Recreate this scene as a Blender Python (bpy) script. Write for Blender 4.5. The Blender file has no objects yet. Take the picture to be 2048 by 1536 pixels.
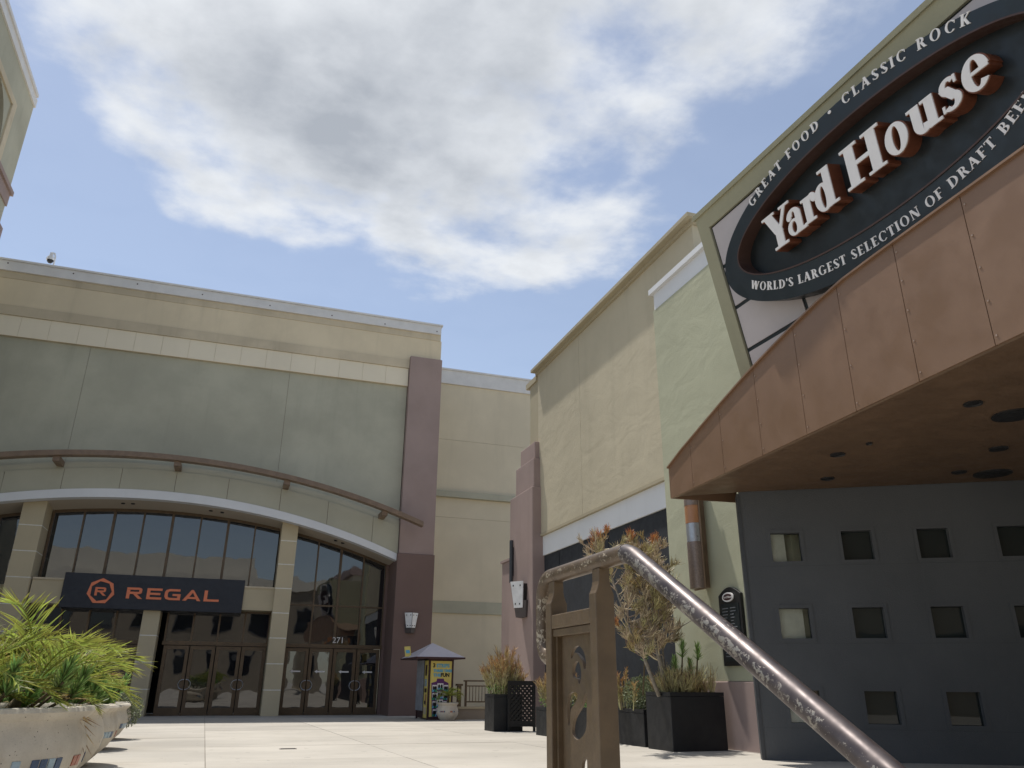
import bpy, bmesh, math, random
from mathutils import Vector, Matrix
random.seed(7)
S = bpy.context.scene
COL = S.collection
rad = math.radians

# ------------------------------------------------------------------ camera
F, CX, CY = 1535.0, 1024.0, 768.0          # focal length and centre in photo pixels (2048 x 1536)
H = 1.17                                    # camera height above the cinema doorstep
up = Vector((33.0, 3945.0, -F)).normalized()
vy = Vector((450.0 - CX, -(1364.0 - CY), -F)); vy = (vy - up * vy.dot(up)).normalized()
vx = vy.cross(up)
ROT = Matrix((vx, vy, up))                  # rows: world axes in camera space
CAM = Vector((0, 0, H))
cd = bpy.data.cameras.new('Camera'); cam = bpy.data.objects.new('Camera', cd); COL.objects.link(cam)
cam.matrix_world = Matrix.Translation(CAM) @ ROT.to_4x4()
cd.sensor_width = 36.0; cd.lens = 36.0 * F / 2048.0; cd.clip_start = 0.05; cd.clip_end = 3000
S.camera = cam
def ray(px, py): return ROT @ Vector((px - CX, -(py - CY), -F))
def onx(px, py, x): d = ray(px, py); return CAM + d * (x / d.x)
def ony(px, py, y): d = ray(px, py); return CAM + d * (y / d.y)
SL, YT = 0.01, 31.5
def gz(y): return SL * (YT - max(min(y, YT), 1.3))      # plaza falls 1 % towards the cinema
def onG(px, py, dz=0.0): d = ray(px, py); return CAM + d * ((dz + SL * YT - H) / (d.z + SL * d.y))

# ------------------------------------------------------------------ world, sun, exposure
SUN = Vector((-0.13, 0.35, 1.0)).normalized()           # towards the sun
W = bpy.data.worlds.new('World'); S.world = W; W.use_nodes = True
NT = W.node_tree; NT.nodes.clear()
def wn(t, **k):
    n = NT.nodes.new(t)
    for a, v in k.items(): setattr(n, a, v)
    return n
def wl(a, b): NT.links.new(a, b)
def wmath(op, a, b=None, c=None, clamp=False):
    n = wn('ShaderNodeMath', operation=op, use_clamp=clamp)
    for i, v in enumerate((a, b, c)):
        if v is None: continue
        if isinstance(v, (int, float)): n.inputs[i].default_value = v
        else: wl(v, n.inputs[i])
    return n.outputs[0]
sky = wn('ShaderNodeTexSky', sky_type='NISHITA', sun_disc=False)
sky.sun_elevation = math.asin(SUN.z); sky.sun_rotation = math.atan2(SUN.x, SUN.y)
sky.altitude = 30; sky.air_density = 1.0; sky.dust_density = 0.5; sky.ozone_density = 1.6
tc = wn('ShaderNodeTexCoord'); sep = wn('ShaderNodeSeparateXYZ'); wl(tc.outputs['Generated'], sep.inputs[0])
zz = wmath('MAXIMUM', sep.outputs['Z'], 0.03)
cu = wmath('DIVIDE', sep.outputs['X'], zz); cv = wmath('DIVIDE', sep.outputs['Y'], zz)   # position on a flat cloud layer
cmb = wn('ShaderNodeCombineXYZ'); wl(cu, cmb.inputs[0]); wl(cv, cmb.inputs[1])
def wnoise(scale, detail, rough, off=(0, 0, 0), dist=0.0):
    ad = wn('ShaderNodeVectorMath', operation='ADD'); wl(cmb.outputs[0], ad.inputs[0]); ad.inputs[1].default_value = off
    n = wn('ShaderNodeTexNoise'); wl(ad.outputs[0], n.inputs['Vector'])
    n.inputs['Scale'].default_value = scale; n.inputs['Detail'].default_value = detail
    n.inputs['Roughness'].default_value = rough; n.inputs['Distortion'].default_value = dist
    return n.outputs['Fac']
n1 = wnoise(2.3, 12, 0.54, (3.1, 1.7, 0), 0.08)
n1s = wnoise(2.3, 12, 0.54, (3.1 - .035, 1.7 - .09, 0), 0.08)      # the same billows a step towards the sun: relief shading          # billows
n2 = wnoise(6.0, 10, 0.56, (9.0, 4.0, 2.0), 0.0)
n3 = wnoise(0.33, 3, 0.5, (6.3, 2.4, 1.0))               # where cloud banks lie
def bank(u0, v0, ru, rv):                                # one broad cloud bank overhead
    a = wmath('DIVIDE', wmath('SUBTRACT', cu, u0), ru); b = wmath('DIVIDE', wmath('SUBTRACT', cv, v0), rv)
    r = wmath('SQRT', wmath('ADD', wmath('MULTIPLY', a, a), wmath('MULTIPLY', b, b)))
    m = wn('ShaderNodeMapRange', interpolation_type='SMOOTHSTEP'); wl(r, m.inputs['Value'])
    for i_, q_ in zip(('From Min', 'From Max', 'To Min', 'To Max'), (1.0, 0.45, 0.0, 1.0)): m.inputs[i_].default_value = q_
    return m.outputs[0]
BANKS = [(0.16, 0.80, 0.82, 0.88), (0.46, 1.30, 0.50, 0.68), (-0.06, 1.22, 0.54, 0.66), (-0.2, 0.2, 1.2, 0.8)]
bk = None
for b in BANKS:
    m = bank(*b); bk = m if bk is None else wmath('MAXIMUM', bk, m)
dens = wmath('ADD', wmath('MULTIPLY', n1, 1.55), wmath('MULTIPLY', n2, 0.35))
gap = wmath('MAXIMUM', bank(1.22, 0.85, 0.42, 0.55), bank(-0.62, 1.75, 0.45, 0.6))
dens = wmath('ADD', dens, wmath('MULTIPLY', bk, 0.53)); dens = wmath('SUBTRACT', dens, wmath('MULTIPLY', gap, 0.30))
dens = wmath('ADD', dens, wmath('MULTIPLY', wmath('SUBTRACT', n3, 0.5), 0.5))
dens = wmath('SUBTRACT', dens, 1.16)
cov = wn('ShaderNodeMapRange', interpolation_type='SMOOTHSTEP'); wl(dens, cov.inputs['Value'])
cov.inputs['From Min'].default_value = 0.0; cov.inputs['From Max'].default_value = 0.36
thick = wn('ShaderNodeMapRange', interpolation_type='SMOOTHSTEP'); wl(dens, thick.inputs['Value'])
thick.inputs['From Min'].default_value = 0.10; thick.inputs['From Max'].default_value = 0.62
rel = wmath('MULTIPLY', wmath('SUBTRACT', n1s, n1), 3.2); shf = wmath('ADD', wmath('MULTIPLY', thick.outputs[0], 0.85), rel, clamp=True)
ccol = wn('ShaderNodeMix', data_type='RGBA'); wl(shf, ccol.inputs['Factor'])
ccol.inputs['A'].default_value = (3.55, 3.66, 3.78, 1); ccol.inputs['B'].default_value = (1.8, 1.93, 2.12, 1)
hz = wn('ShaderNodeMapRange'); wl(sep.outputs['Z'], hz.inputs['Value']); hz.inputs['From Min'].default_value = 0.06; hz.inputs['From Max'].default_value = 0.3
fac = wmath('MULTIPLY', cov.outputs[0], hz.outputs[0]); fac = wmath('MULTIPLY', fac, 0.93)
thin = wmath('ADD', fac, wmath('MULTIPLY', wmath('SUBTRACT', 1.0, fac), 0.06))            # a veil of thin haze in the blue
skm = wn('ShaderNodeMix', data_type='RGBA'); wl(thin, skm.inputs['Factor']); hsv = wn('ShaderNodeHueSaturation'); hsv.inputs['Saturation'].default_value = 0.80; hsv.inputs['Value'].default_value = 0.60; wl(sky.outputs[0], hsv.inputs['Color']); wl(hsv.outputs[0], skm.inputs['A']); wl(ccol.outputs['Result'], skm.inputs['B'])
bg = wn('ShaderNodeBackground'); wl(skm.outputs['Result'], bg.inputs['Color']); bg.inputs['Strength'].default_value = 0.145
wo = wn('ShaderNodeOutputWorld'); wl(bg.outputs[0], wo.inputs['Surface'])
sd = bpy.data.lights.new('Sun', 'SUN'); sd.energy = 2.8; sd.angle = rad(1.0); sd.color = (1.0, 0.955, 0.89)
so = bpy.data.objects.new('Sun', sd); COL.objects.link(so); so.rotation_euler = SUN.to_track_quat('Z', 'Y').to_euler(); so.location = (0, 0, 40)
S.view_settings.view_transform = 'Standard'; S.view_settings.look = 'None'; S.view_settings.gamma = 1.0
S.view_settings.use_curve_mapping = False; S.view_settings.exposure = 0.74

# ------------------------------------------------------------------ materials
def s2l(c): return tuple((v / 255 / 12.92) if v / 255 <= 0.04045 else ((v / 255 + 0.055) / 1.055) ** 2.4 for v in c)
class Mat:
    def __init__(s, name):
        s.m = bpy.data.materials.new(name); s.m.use_nodes = True; s.t = s.m.node_tree; s.t.nodes.clear()
        s.p = s.n('ShaderNodeBsdfPrincipled'); o = s.n('ShaderNodeOutputMaterial'); s.l(s.p.outputs[0], o.inputs['Surface']); s.o = o
        s.pos = s.n('ShaderNodeNewGeometry').outputs['Position']
    def n(s, t, **k):
        x = s.t.nodes.new(t)
        for a, v in k.items(): setattr(x, a, v)
        return x
    def l(s, a, b): s.t.links.new(a, b)
    def set(s, **k):
        for a, v in k.items(): s.p.inputs[a.replace('_', ' ')].default_value = v
        return s
    def noise(s, scale, detail=4, rough=0.55, stretch=(1, 1, 1), dist=0.0, off=(0, 0, 0)):
        mp = s.n('ShaderNodeMapping'); mp.inputs['Scale'].default_value = stretch; mp.inputs['Location'].default_value = off; s.l(s.pos, mp.inputs[0])
        x = s.n('ShaderNodeTexNoise'); s.l(mp.outputs[0], x.inputs['Vector']); x.inputs['Scale'].default_value = scale
        x.inputs['Detail'].default_value = detail; x.inputs['Roughness'].default_value = rough; x.inputs['Distortion'].default_value = dist
        return x.outputs['Fac']
    def rng(s, v, a, b, c=0.0, d=1.0):
        x = s.n('ShaderNodeMapRange', interpolation_type='SMOOTHSTEP'); s.l(v, x.inputs['Value'])
        for i, q in zip(('From Min', 'From Max', 'To Min', 'To Max'), (a, b, c, d)): x.inputs[i].default_value = q
        return x.outputs[0]
    def mix(s, f, a, b):
        x = s.n('ShaderNodeMix', data_type='RGBA')
        for q, i in ((f, 'Factor'), (a, 'A'), (b, 'B')):
            if isinstance(q, (int, float)): x.inputs[i].default_value = q
            elif isinstance(q, tuple): x.inputs[i].default_value = (*q[:3], 1)
            else: s.l(q, x.inputs[i])
        return x.outputs['Result']
    def color(s, c): s.l(c, s.p.inputs['Base Color']) if not isinstance(c, tuple) else s.p.inputs['Base Color'].__setattr__('default_value', (*c[:3], 1)); return s
    def bump(s, h, strength=0.3, dist=0.01, prev=None):
        b = s.n('ShaderNodeBump'); b.inputs['Strength'].default_value = strength; b.inputs['Distance'].default_value = dist
        s.l(h, b.inputs['Height'])
        if prev is not None: s.l(prev, b.inputs['Normal'])
        s.l(b.outputs[0], s.p.inputs['Normal']); return b.outputs[0]
def dk(c, k): return tuple(v * k for v in c)
def stucco(name, c, mott=0.12, streak=0.12, wavy=0.0, rough=0.9, grain=0.35, stain=None):
    m = Mat(name); a = m.rng(m.noise(0.45, 6, 0.6), 0.3, 0.72); col = m.mix(a, dk(c, 1 - mott), dk(c, 1 + mott))
    st = m.rng(m.noise(1.6, 5, 0.65, (1, 1, 0.09)), 0.5, 0.78); col = m.mix(m.n_mul(st, streak * 2.2), col, stain or dk(c, 0.55))
    sp = m.rng(m.noise(9, 6, 0.7), 0.62, 0.8); col = m.mix(m.n_mul(sp, 0.18), col, dk(c, 0.6))
    m.color(col); m.set(Roughness=rough); m.p.inputs['Specular IOR Level'].default_value = 0.25
    b = m.bump(m.noise(55, 5, 0.65), grain, 0.012)
    if wavy: m.bump(m.noise(1.1, 5, 0.5, (1, 1, 1.5), 0.6), wavy, 0.3, b)
    return m.m
def _nm(s, v, k):
    x = s.n('ShaderNodeMath', operation='MULTIPLY'); s.l(v, x.inputs[0])
    if isinstance(k, (int, float)): x.inputs[1].default_value = k
    else: s.l(k, x.inputs[1])
    return x.outputs[0]
Mat.n_mul = _nm
def plain(name, c, rough=0.5, metal=0.0, var=0.08, scale=6, bump=0.0, spec=0.5, bscale=80):
    m = Mat(name); a = m.rng(m.noise(scale, 5, 0.6), 0.3, 0.7); m.color(m.mix(a, dk(c, 1 - var), dk(c, 1 + var)))
    m.set(Roughness=rough, Metallic=metal); m.p.inputs['Specular IOR Level'].default_value = spec
    r = m.rng(m.noise(scale * 2.3, 4), 0.3, 0.7, max(rough - 0.08, 0.02), min(rough + 0.1, 1)); m.l(r, m.p.inputs['Roughness'])
    if bump: m.bump(m.noise(bscale, 3), bump, 0.004)
    return m.m
def glassy(name, c, wob=0.012, ior=1.85, rough=0.015):
    m = Mat(name); m.color(c); m.set(Roughness=rough); m.p.inputs['IOR'].default_value = ior; m.p.inputs['Specular IOR Level'].default_value = 0.62
    m.bump(m.noise(0.9, 2, 0.4), wob * 8, 0.05); return m.m
M = {}
M['green_wall'] = stucco('green_grey_stucco', (0.43, 0.415, 0.325), 0.11, 0.13)
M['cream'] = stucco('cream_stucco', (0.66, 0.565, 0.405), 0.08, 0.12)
M['cream_far'] = stucco('pale_cream_stucco', (0.64, 0.565, 0.425), 0.06, 0.07)
M['ledge'] = stucco('weathered_ledge', (0.56, 0.48, 0.35), 0.14, 0.22)
M['tile'] = stucco('cream_panel', (0.75, 0.675, 0.53), 0.04, 0.04, grain=0.1)
M['white_metal'] = plain('white_coping_metal', (0.66, 0.65, 0.64), 0.55, 0, 0.05, 2)
M['white_paint'] = stucco('white_paint', (0.70, 0.71, 0.72), 0.04, 0.06, grain=0.12)
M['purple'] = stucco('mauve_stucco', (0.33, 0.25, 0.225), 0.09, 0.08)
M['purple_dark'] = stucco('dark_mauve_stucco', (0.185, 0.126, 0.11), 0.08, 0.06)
M['arch_green'] = stucco('arch_panel_green', (0.43, 0.415, 0.325), 0.07, 0.05, grain=0.2)
M['brown_metal'] = plain('brown_painted_steel', (0.20, 0.138, 0.092), 0.55, 0, 0.12, 4)
M['bronze'] = plain('bronze_frame', (0.115, 0.078, 0.046), 0.42, 0.35, 0.12, 6)
M['column'] = stucco('column_block', (0.50, 0.43, 0.295), 0.07, 0.06)
M['joint'] = plain('pale_joint', (0.72, 0.70, 0.63), 0.9)
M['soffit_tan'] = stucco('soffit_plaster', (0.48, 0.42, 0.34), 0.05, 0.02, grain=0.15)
M['glass'] = glassy('dark_glass', (0.005, 0.006, 0.009))
M['glass_dim'] = glassy('dim_window_glass', (0.022, 0.028, 0.027), 0.01, 1.36)
M['glass_low'] = glassy('dark_door_glass', (0.010, 0.010, 0.011), 0.02)
def m_clear():
    m = Mat('clear_dark_glass'); m.t.nodes.remove(m.p); g = m.n('ShaderNodeBsdfGlossy'); g.inputs['Roughness'].default_value = 0.02; t = m.n('ShaderNodeBsdfTransparent'); t.inputs['Color'].default_value = (.88, .9, .88, 1)
    f = m.n('ShaderNodeFresnel'); f.inputs['IOR'].default_value = 1.5; x = m.n('ShaderNodeMixShader'); m.l(f.outputs[0], x.inputs[0]); m.l(t.outputs[0], x.inputs[1]); m.l(g.outputs[0], x.inputs[2]); m.l(x.outputs[0], m.o.inputs['Surface']); return m.m
M['glass_clear'] = m_clear()
M['navy'] = plain('navy_sign_panel', (0.012, 0.0155, 0.025), 0.5, 0, 0.06, 3)
M['orange'] = plain('orange_sign_face', (0.78, 0.22, 0.10), 0.5, 0, 0.03)
M['tan'] = stucco('tan_stucco', (0.49, 0.435, 0.315), 0.06, 0.07, wavy=0.08)
M['tan_cap'] = stucco('tan_coping', (0.40, 0.35, 0.245), 0.08, 0.1, grain=0.1)
M['olive'] = stucco('pale_green_stucco', (0.42, 0.42, 0.30), 0.05, 0.06, wavy=0.08)
M['olive_frame'] = stucco('olive_frame_stucco', (0.34, 0.325, 0.225), 0.07, 0.08)
M['black_panel'] = plain('black_shade_fabric', (0.022, 0.025, 0.030), 0.8, 0, 0.15, 3, 0.2)
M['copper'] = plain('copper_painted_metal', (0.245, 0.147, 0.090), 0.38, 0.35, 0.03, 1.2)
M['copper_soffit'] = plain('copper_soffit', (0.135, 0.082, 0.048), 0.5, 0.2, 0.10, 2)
M['rivet'] = plain('steel_rivet', (0.42, 0.31, 0.24), 0.4, 0.5)
M['charcoal'] = stucco('charcoal_stucco', (0.092, 0.097, 0.103), 0.12, 0.08, grain=0.4)
M['charcoal_trim'] = plain('charcoal_trim', (0.048, 0.052, 0.058), 0.6, 0, 0.1)
M['black'] = plain('black_plastic', (0.012, 0.012, 0.013), 0.5)
M['sign_panel'] = plain('pale_sign_panel', (0.47, 0.43, 0.43), 0.45, 0, 0.05, 1.5)
M['sign_dark'] = plain('dark_sign_board', (0.0075, 0.0115, 0.0135), 0.42, 0, 0.12, 3)
M['sign_ring'] = plain('dark_sign_ring', (0.0115, 0.0175, 0.021), 0.4, 0, 0.1, 3)
M['letter_white'] = plain('off_white_letter_face', (0.78, 0.76, 0.75), 0.45, 0, 0.03)
M['letter_side'] = plain('rust_letter_side', (0.17, 0.058, 0.030), 0.5, 0.1, 0.15)
M['ring_trim'] = plain('brown_ring_trim', (0.075, 0.042, 0.034), 0.45, 0.2)
M['planter_black'] = plain('black_planter', (0.009, 0.010, 0.012), 0.55, 0, 0.25, 3, 0.1)
M['soil'] = plain('soil', (0.05, 0.035, 0.022), 1.0, 0, 0.4, 20, 0.6, 0.1)
M['roof_grey'] = plain('kiosk_roof_metal', (0.52, 0.49, 0.53), 0.45, 0.1, 0.05, 2)
M['maroon'] = plain('maroon_trim', (0.045, 0.016, 0.018), 0.5)
M['yellow'] = plain('yellow_print', (0.70, 0.58, 0.16), 0.5, 0, 0.06, 3)
M['blue_print'] = plain('blue_print', (0.12, 0.42, 0.62), 0.5)
M['purple_print'] = plain('purple_print', (0.10, 0.02, 0.13), 0.5)
M['green_print'] = plain('green_print', (0.03, 0.30, 0.17), 0.5)
M['white_print'] = plain('white_print', (0.75, 0.75, 0.75), 0.5)
M['black_print'] = plain('black_print', (0.012, 0.012, 0.014), 0.6)
M['curtain'] = plain('grey_curtain', (0.22, 0.23, 0.25), 0.9, 0, 0.15, 5)
M['rail_brown'] = plain('brown_rail_paint', (0.106, 0.070, 0.037), 0.45, 0, 0.14, 14, 0.15)
M['ramp_conc'] = stucco('ramp_concrete', (0.33, 0.28, 0.22), 0.08, 0.1)
M['amber'] = plain('amber_lens', (0.40, 0.19, 0.09), 0.35)
M['lamp_metal'] = plain('perforated_lamp_metal', (0.25, 0.195, 0.165), 0.45, 0.5, 0.12, 30)
M['lamp_metal_dark'] = plain('dark_lamp_metal', (0.085, 0.07, 0.066), 0.5, 0.3)
M['lamp_silver'] = plain('silver_lamp_band', (0.42, 0.43, 0.45), 0.35, 0.6, 0.05)
M['pale_blind'] = plain('pale_blind', (0.80, 0.78, 0.72), 0.8)  # pale colour standing in for daylight behind the first window column
M['dark_int'] = plain('dark_interior', (0.02, 0.02, 0.02), 0.9)
M['tile_blue'] = plain('blue_ceramic_tile', (0.035, 0.075, 0.16), 0.3, 0, 0.2, 12)
M['tile_pale'] = plain('pale_blue_ceramic_tile', (0.28, 0.38, 0.45), 0.3, 0, 0.2, 12)
M['tile_red'] = plain('brick_red_ceramic_tile', (0.32, 0.09, 0.045), 0.35, 0, 0.2, 12)
M['bark'] = plain('grey_bark', (0.26, 0.235, 0.20), 0.9, 0, 0.25, 25, 0.5, 0.2, 60)
M['palm_stem'] = plain('palm_stem', (0.11, 0.085, 0.05), 0.9, 0, 0.3, 25, 0.5, 0.2, 60)
M['cctv'] = plain('white_plastic', (0.75, 0.75, 0.75), 0.35)
M['opp_wall'] = stucco('sunlit_beige_stucco', (0.24, 0.205, 0.16), 0.06, 0.06)
M['opp_band'] = stucco('pale_band_stucco', (0.60, 0.57, 0.50), 0.05, 0.05)
def m_concrete(name, c):
    m = Mat(name); col = m.mix(m.rng(m.noise(0.35, 7, 0.62, (1, 1.6, 1)), 0.3, 0.7), dk(c, 0.86), dk(c, 1.1))
    col = m.mix(m.n_mul(m.rng(m.noise(2.2, 6, 0.7, (0.5, 1.8, 1)), 0.52, 0.75), 0.35), col, dk((c[0], c[1] * 0.93, c[2] * 0.82), 0.72))
    col = m.mix(m.n_mul(m.rng(m.noise(60, 3, 0.6), 0.55, 0.8), 0.25), col, dk(c, 0.6))
    col = m.mix(m.n_mul(m.rng(m.noise(5.5, 2, 0.4, (1, 1, 0)), 0.70, 0.73), 0.45), col, dk(c, 0.45))
    oi = m.n('ShaderNodeObjectInfo'); hs = m.n('ShaderNodeHueSaturation'); m.l(col, hs.inputs['Color']); m.l(m.rng(oi.outputs['Random'], 0, 1, 0.92, 1.05), hs.inputs['Value']); col = hs.outputs[0]
    m.color(col); m.set(Roughness=0.82); m.p.inputs['Specular IOR Level'].default_value = 0.3
    m.bump(m.noise(90, 4, 0.6), 0.25, 0.004); return m.m
M['concrete'] = m_concrete('plaza_concrete', (0.43, 0.40, 0.35))
M['concrete_dark'] = m_concrete('joint_concrete', (0.22, 0.20, 0.17))
def m_bowl():
    m = Mat('cast_stone_bowl'); c = (0.58, 0.53, 0.445)
    col = m.mix(m.rng(m.noise(1.8, 6, 0.6), 0.3, 0.7), dk(c, 0.82), dk(c, 1.12))
    col = m.mix(m.n_mul(m.rng(m.noise(7, 6, 0.7, (1, 1, 0.35)), 0.52, 0.76), 0.4), col, (0.30, 0.215, 0.12))
    col = m.mix(m.rng(m.noise(48, 2, 0.5), 0.70, 0.74), col, (0.06, 0.05, 0.045))
    col = m.mix(m.n_mul(m.rng(m.noise(120, 3, 0.6), 0.5, 0.7), 0.3), col, dk(c, 0.6))
    m.color(col); m.set(Roughness=0.9); b = m.bump(m.noise(70, 5, 0.65), 0.4, 0.008); return m.m
M['bowl'] = m_bowl()
def m_worn(name, c0, c1, thr, metal=0.55, chipc=(0.30, 0.275, 0.235)):
    m = Mat(name); base = m.mix(m.rng(m.noise(25, 5, 0.6), 0.35, 0.7), c0, c1)
    n = m.n('ShaderNodeNewGeometry'); sp = m.n('ShaderNodeSeparateXYZ'); m.l(n.outputs['Normal'], sp.inputs[0])
    # paint is rubbed through along the hand side, worn in fine flakes
    lo = m.rng(sp.outputs['Z'], -0.8, -0.2); hi = m.rng(sp.outputs['Z'], 0.62, 0.25); band = m.n_mul(lo, hi)
    ch = m.noise(150, 8, 0.72, (1, 0.55, 0.65), 0.5); big = m.noise(16, 5, 0.62)
    t = m.n('ShaderNodeMath', operation='ADD'); m.l(ch, t.inputs[0]); m.l(m.n_mul(big, 0.55), t.inputs[1])
    t2 = m.n('ShaderNodeMath', operation='ADD'); m.l(t.outputs[0], t2.inputs[0]); m.l(m.n_mul(band, 0.13), t2.inputs[1])
    chip = m.rng(t2.outputs[0], thr, thr + 0.03)
    m.color(m.mix(chip, base, chipc)); r = m.rng(m.noise(18, 4, 0.6), 0.3, 0.7, 0.34, 0.5); m.l(r, m.p.inputs['Roughness'])
    m.set(Metallic=metal); m.bump(m.n_mul(chip, -1.0), 0.4, 0.001); return m.m
M['worn'] = m_worn('worn_dark_rail_paint', (0.066, 0.053, 0.053), (0.112, 0.092, 0.088), 0.925)
M['worn_brown'] = m_worn('worn_brown_rail_paint', (0.085, 0.058, 0.036), (0.13, 0.09, 0.055), 0.955, 0.2, (0.40, 0.34, 0.25))
def m_leaf(name, base, tip, trans=0.25, rough=0.5):
    m = Mat(name); a = m.n('ShaderNodeAttribute', attribute_name='tip'); v = m.n('ShaderNodeAttribute', attribute_name='vary')
    col = m.mix(a.outputs['Fac'], base, tip); h = m.n('ShaderNodeHueSaturation'); m.l(col, h.inputs['Color'])
    m.l(m.rng(v.outputs['Fac'], 0, 1, 0.55, 1.45), h.inputs['Value']); m.l(m.rng(v.outputs['Fac'], 0, 1, 0.47, 0.515), h.inputs['Hue'])
    m.color(h.outputs[0]); m.set(Roughness=rough)
    if trans:
        tr = m.n('ShaderNodeBsdfTranslucent'); m.l(h.outputs[0], tr.inputs['Color']); mx = m.n('ShaderNodeMixShader'); mx.inputs[0].default_value = trans
        m.l(m.p.outputs[0], mx.inputs[1]); m.l(tr.outputs[0], mx.inputs[2]); m.l(mx.outputs[0], m.o.inputs['Surface'])
    return m.m
M['stick'] = m_leaf('stick_shrub_twigs', (0.37, 0.335, 0.165), (0.60, 0.22, 0.07), 0.0)
M['stick_dry'] = m_leaf('dry_twigs', (0.48, 0.40, 0.27), (0.52, 0.36, 0.22), 0.0)
M['palm'] = m_leaf('palm_leaflets', (0.10, 0.17, 0.03), (0.42, 0.44, 0.09), 0.42)
M['palm_dry'] = m_leaf('dry_palm_leaflets', (0.50, 0.36, 0.06), (0.55, 0.42, 0.26), 0.2)
M['green_leaf'] = m_leaf('green_succulent_leaves', (0.11, 0.20, 0.055), (0.27, 0.43, 0.12), 0.25)
M['grey_leaf'] = m_leaf('grey_green_leaves', (0.10, 0.125, 0.065), (0.24, 0.27, 0.15), 0.2)

# ------------------------------------------------------------------ mesh helpers
class MB:
    def __init__(s): s.v = []; s.f = []; s.tip = []; s.vary = []; s.at = False
    def add(s, vs, fs, tips=None, vary=0.5):
        o = len(s.v); s.v += [tuple(p) for p in vs]; s.f += [tuple(i + o for i in f) for f in fs]
        s.tip += list(tips) if tips else [0.0] * len(vs); s.vary += [vary] * len(vs)
        if tips: s.at = True
        return s
    def box(s, x0, x1, y0, y1, z0, z1):
        x0, x1 = min(x0, x1), max(x0, x1); y0, y1 = min(y0, y1), max(y0, y1); z0, z1 = min(z0, z1), max(z0, z1)
        return s.add([(x0, y0, z0), (x1, y0, z0), (x1, y1, z0), (x0, y1, z0), (x0, y0, z1), (x1, y0, z1), (x1, y1, z1), (x0, y1, z1)],
                     [(0, 3, 2, 1), (4, 5, 6, 7), (0, 1, 5, 4), (1, 2, 6, 5), (2, 3, 7, 6), (3, 0, 4, 7)])
    def obox(s, c, ax, ay, az, hx, hy, hz):           # oriented box: centre, axes, half sizes
        c, ax, ay, az = Vector(c), Vector(ax), Vector(ay), Vector(az); vs = []
        for k in (-1, 1):
            for i, j in ((-1, -1), (1, -1), (1, 1), (-1, 1)): vs.append(c + ax * hx * i + ay * hy * j + az * hz * k)
        return s.add(vs, [(0, 3, 2, 1), (4, 5, 6, 7), (0, 1, 5, 4), (1, 2, 6, 5), (2, 3, 7, 6), (3, 0, 4, 7)])
    def prism(s, pts, depth):                          # 3D outline extruded along a vector
        d = Vector(depth); n = len(pts); vs = [Vector(p) for p in pts] + [Vector(p) + d for p in pts]
        return s.add(vs, [tuple(range(n))[::-1], tuple(range(n, 2 * n))] + [(i, (i + 1) % n, n + (i + 1) % n, n + i) for i in range(n)])
    def strip(s, a, b, depth):                         # ribbon between two polylines, extruded into a solid
        d = Vector(depth); n = len(a); vs = [Vector(p) for p in a] + [Vector(p) for p in b]; vs += [p + d for p in vs]; fs = []
        for i in range(n - 1):
            fs += [(i, i + 1, n + i + 1, n + i), (2 * n + i, 3 * n + i, 3 * n + i + 1, 2 * n + i + 1), (i, 2 * n + i, 2 * n + i + 1, i + 1), (n + i, n + i + 1, 3 * n + i + 1, 3 * n + i)]
        fs += [(0, n, 3 * n, 2 * n), (n - 1, 3 * n - 1, 4 * n - 1, 2 * n - 1)]
        return s.add(vs, fs)
    def tube(s, path, r, n=8, cap=True, tips=None, vary=0.5):
        path = [Vector(p) for p in path]; rs = r if isinstance(r, (list, tuple)) else [r] * len(path); vs = []; tp = []
        t0 = (path[1] - path[0]).normalized(); up_ = Vector((0, 0, 1)) if abs(t0.z) < 0.9 else Vector((1, 0, 0)); x = t0.cross(up_).normalized()
        for i, p in enumerate(path):
            t = (path[min(i + 1, len(path) - 1)] - path[max(i - 1, 0)]).normalized(); x = (x - t * x.dot(t)).normalized(); y = t.cross(x)
            for k in range(n):
                a = 2 * math.pi * k / n; vs.append(p + (x * math.cos(a) + y * math.sin(a)) * rs[i]); tp.append(tips[i] if tips else 0)
        fs = [(i * n + k, i * n + (k + 1) % n, (i + 1) * n + (k + 1) % n, (i + 1) * n + k) for i in range(len(path) - 1) for k in range(n)]
        if cap: fs += [tuple(range(n))[::-1], tuple(range((len(path) - 1) * n, len(path) * n))]
        return s.add(vs, fs, tp if tips else None, vary)
    def lathe(s, prof, c=(0, 0, 0), n=48):
        vs = []; m = len(prof)
        for k in range(n):
            a = 2 * math.pi * k / n
            for r, z in prof: vs.append((c[0] + r * math.cos(a), c[1] + r * math.sin(a), c[2] + z))
        return s.add(vs, [(k * m + i, ((k + 1) % n) * m + i, ((k + 1) % n) * m + i + 1, k * m + i + 1) for k in range(n) for i in range(m - 1)])
    def mesh(s, name):
        me = bpy.data.meshes.new(name); me.from_pydata(s.v, [], s.f); me.update()
        if s.at:
            for nm, d in (('tip', s.tip), ('vary', s.vary)):
                a = me.attributes.new(nm, 'FLOAT', 'POINT'); a.data.foreach_set('value', d)
        return me
def fixn(me):
    b = bmesh.new(); b.from_mesh(me); bmesh.ops.recalc_face_normals(b, faces=b.faces); b.to_mesh(me); b.free()
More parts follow.
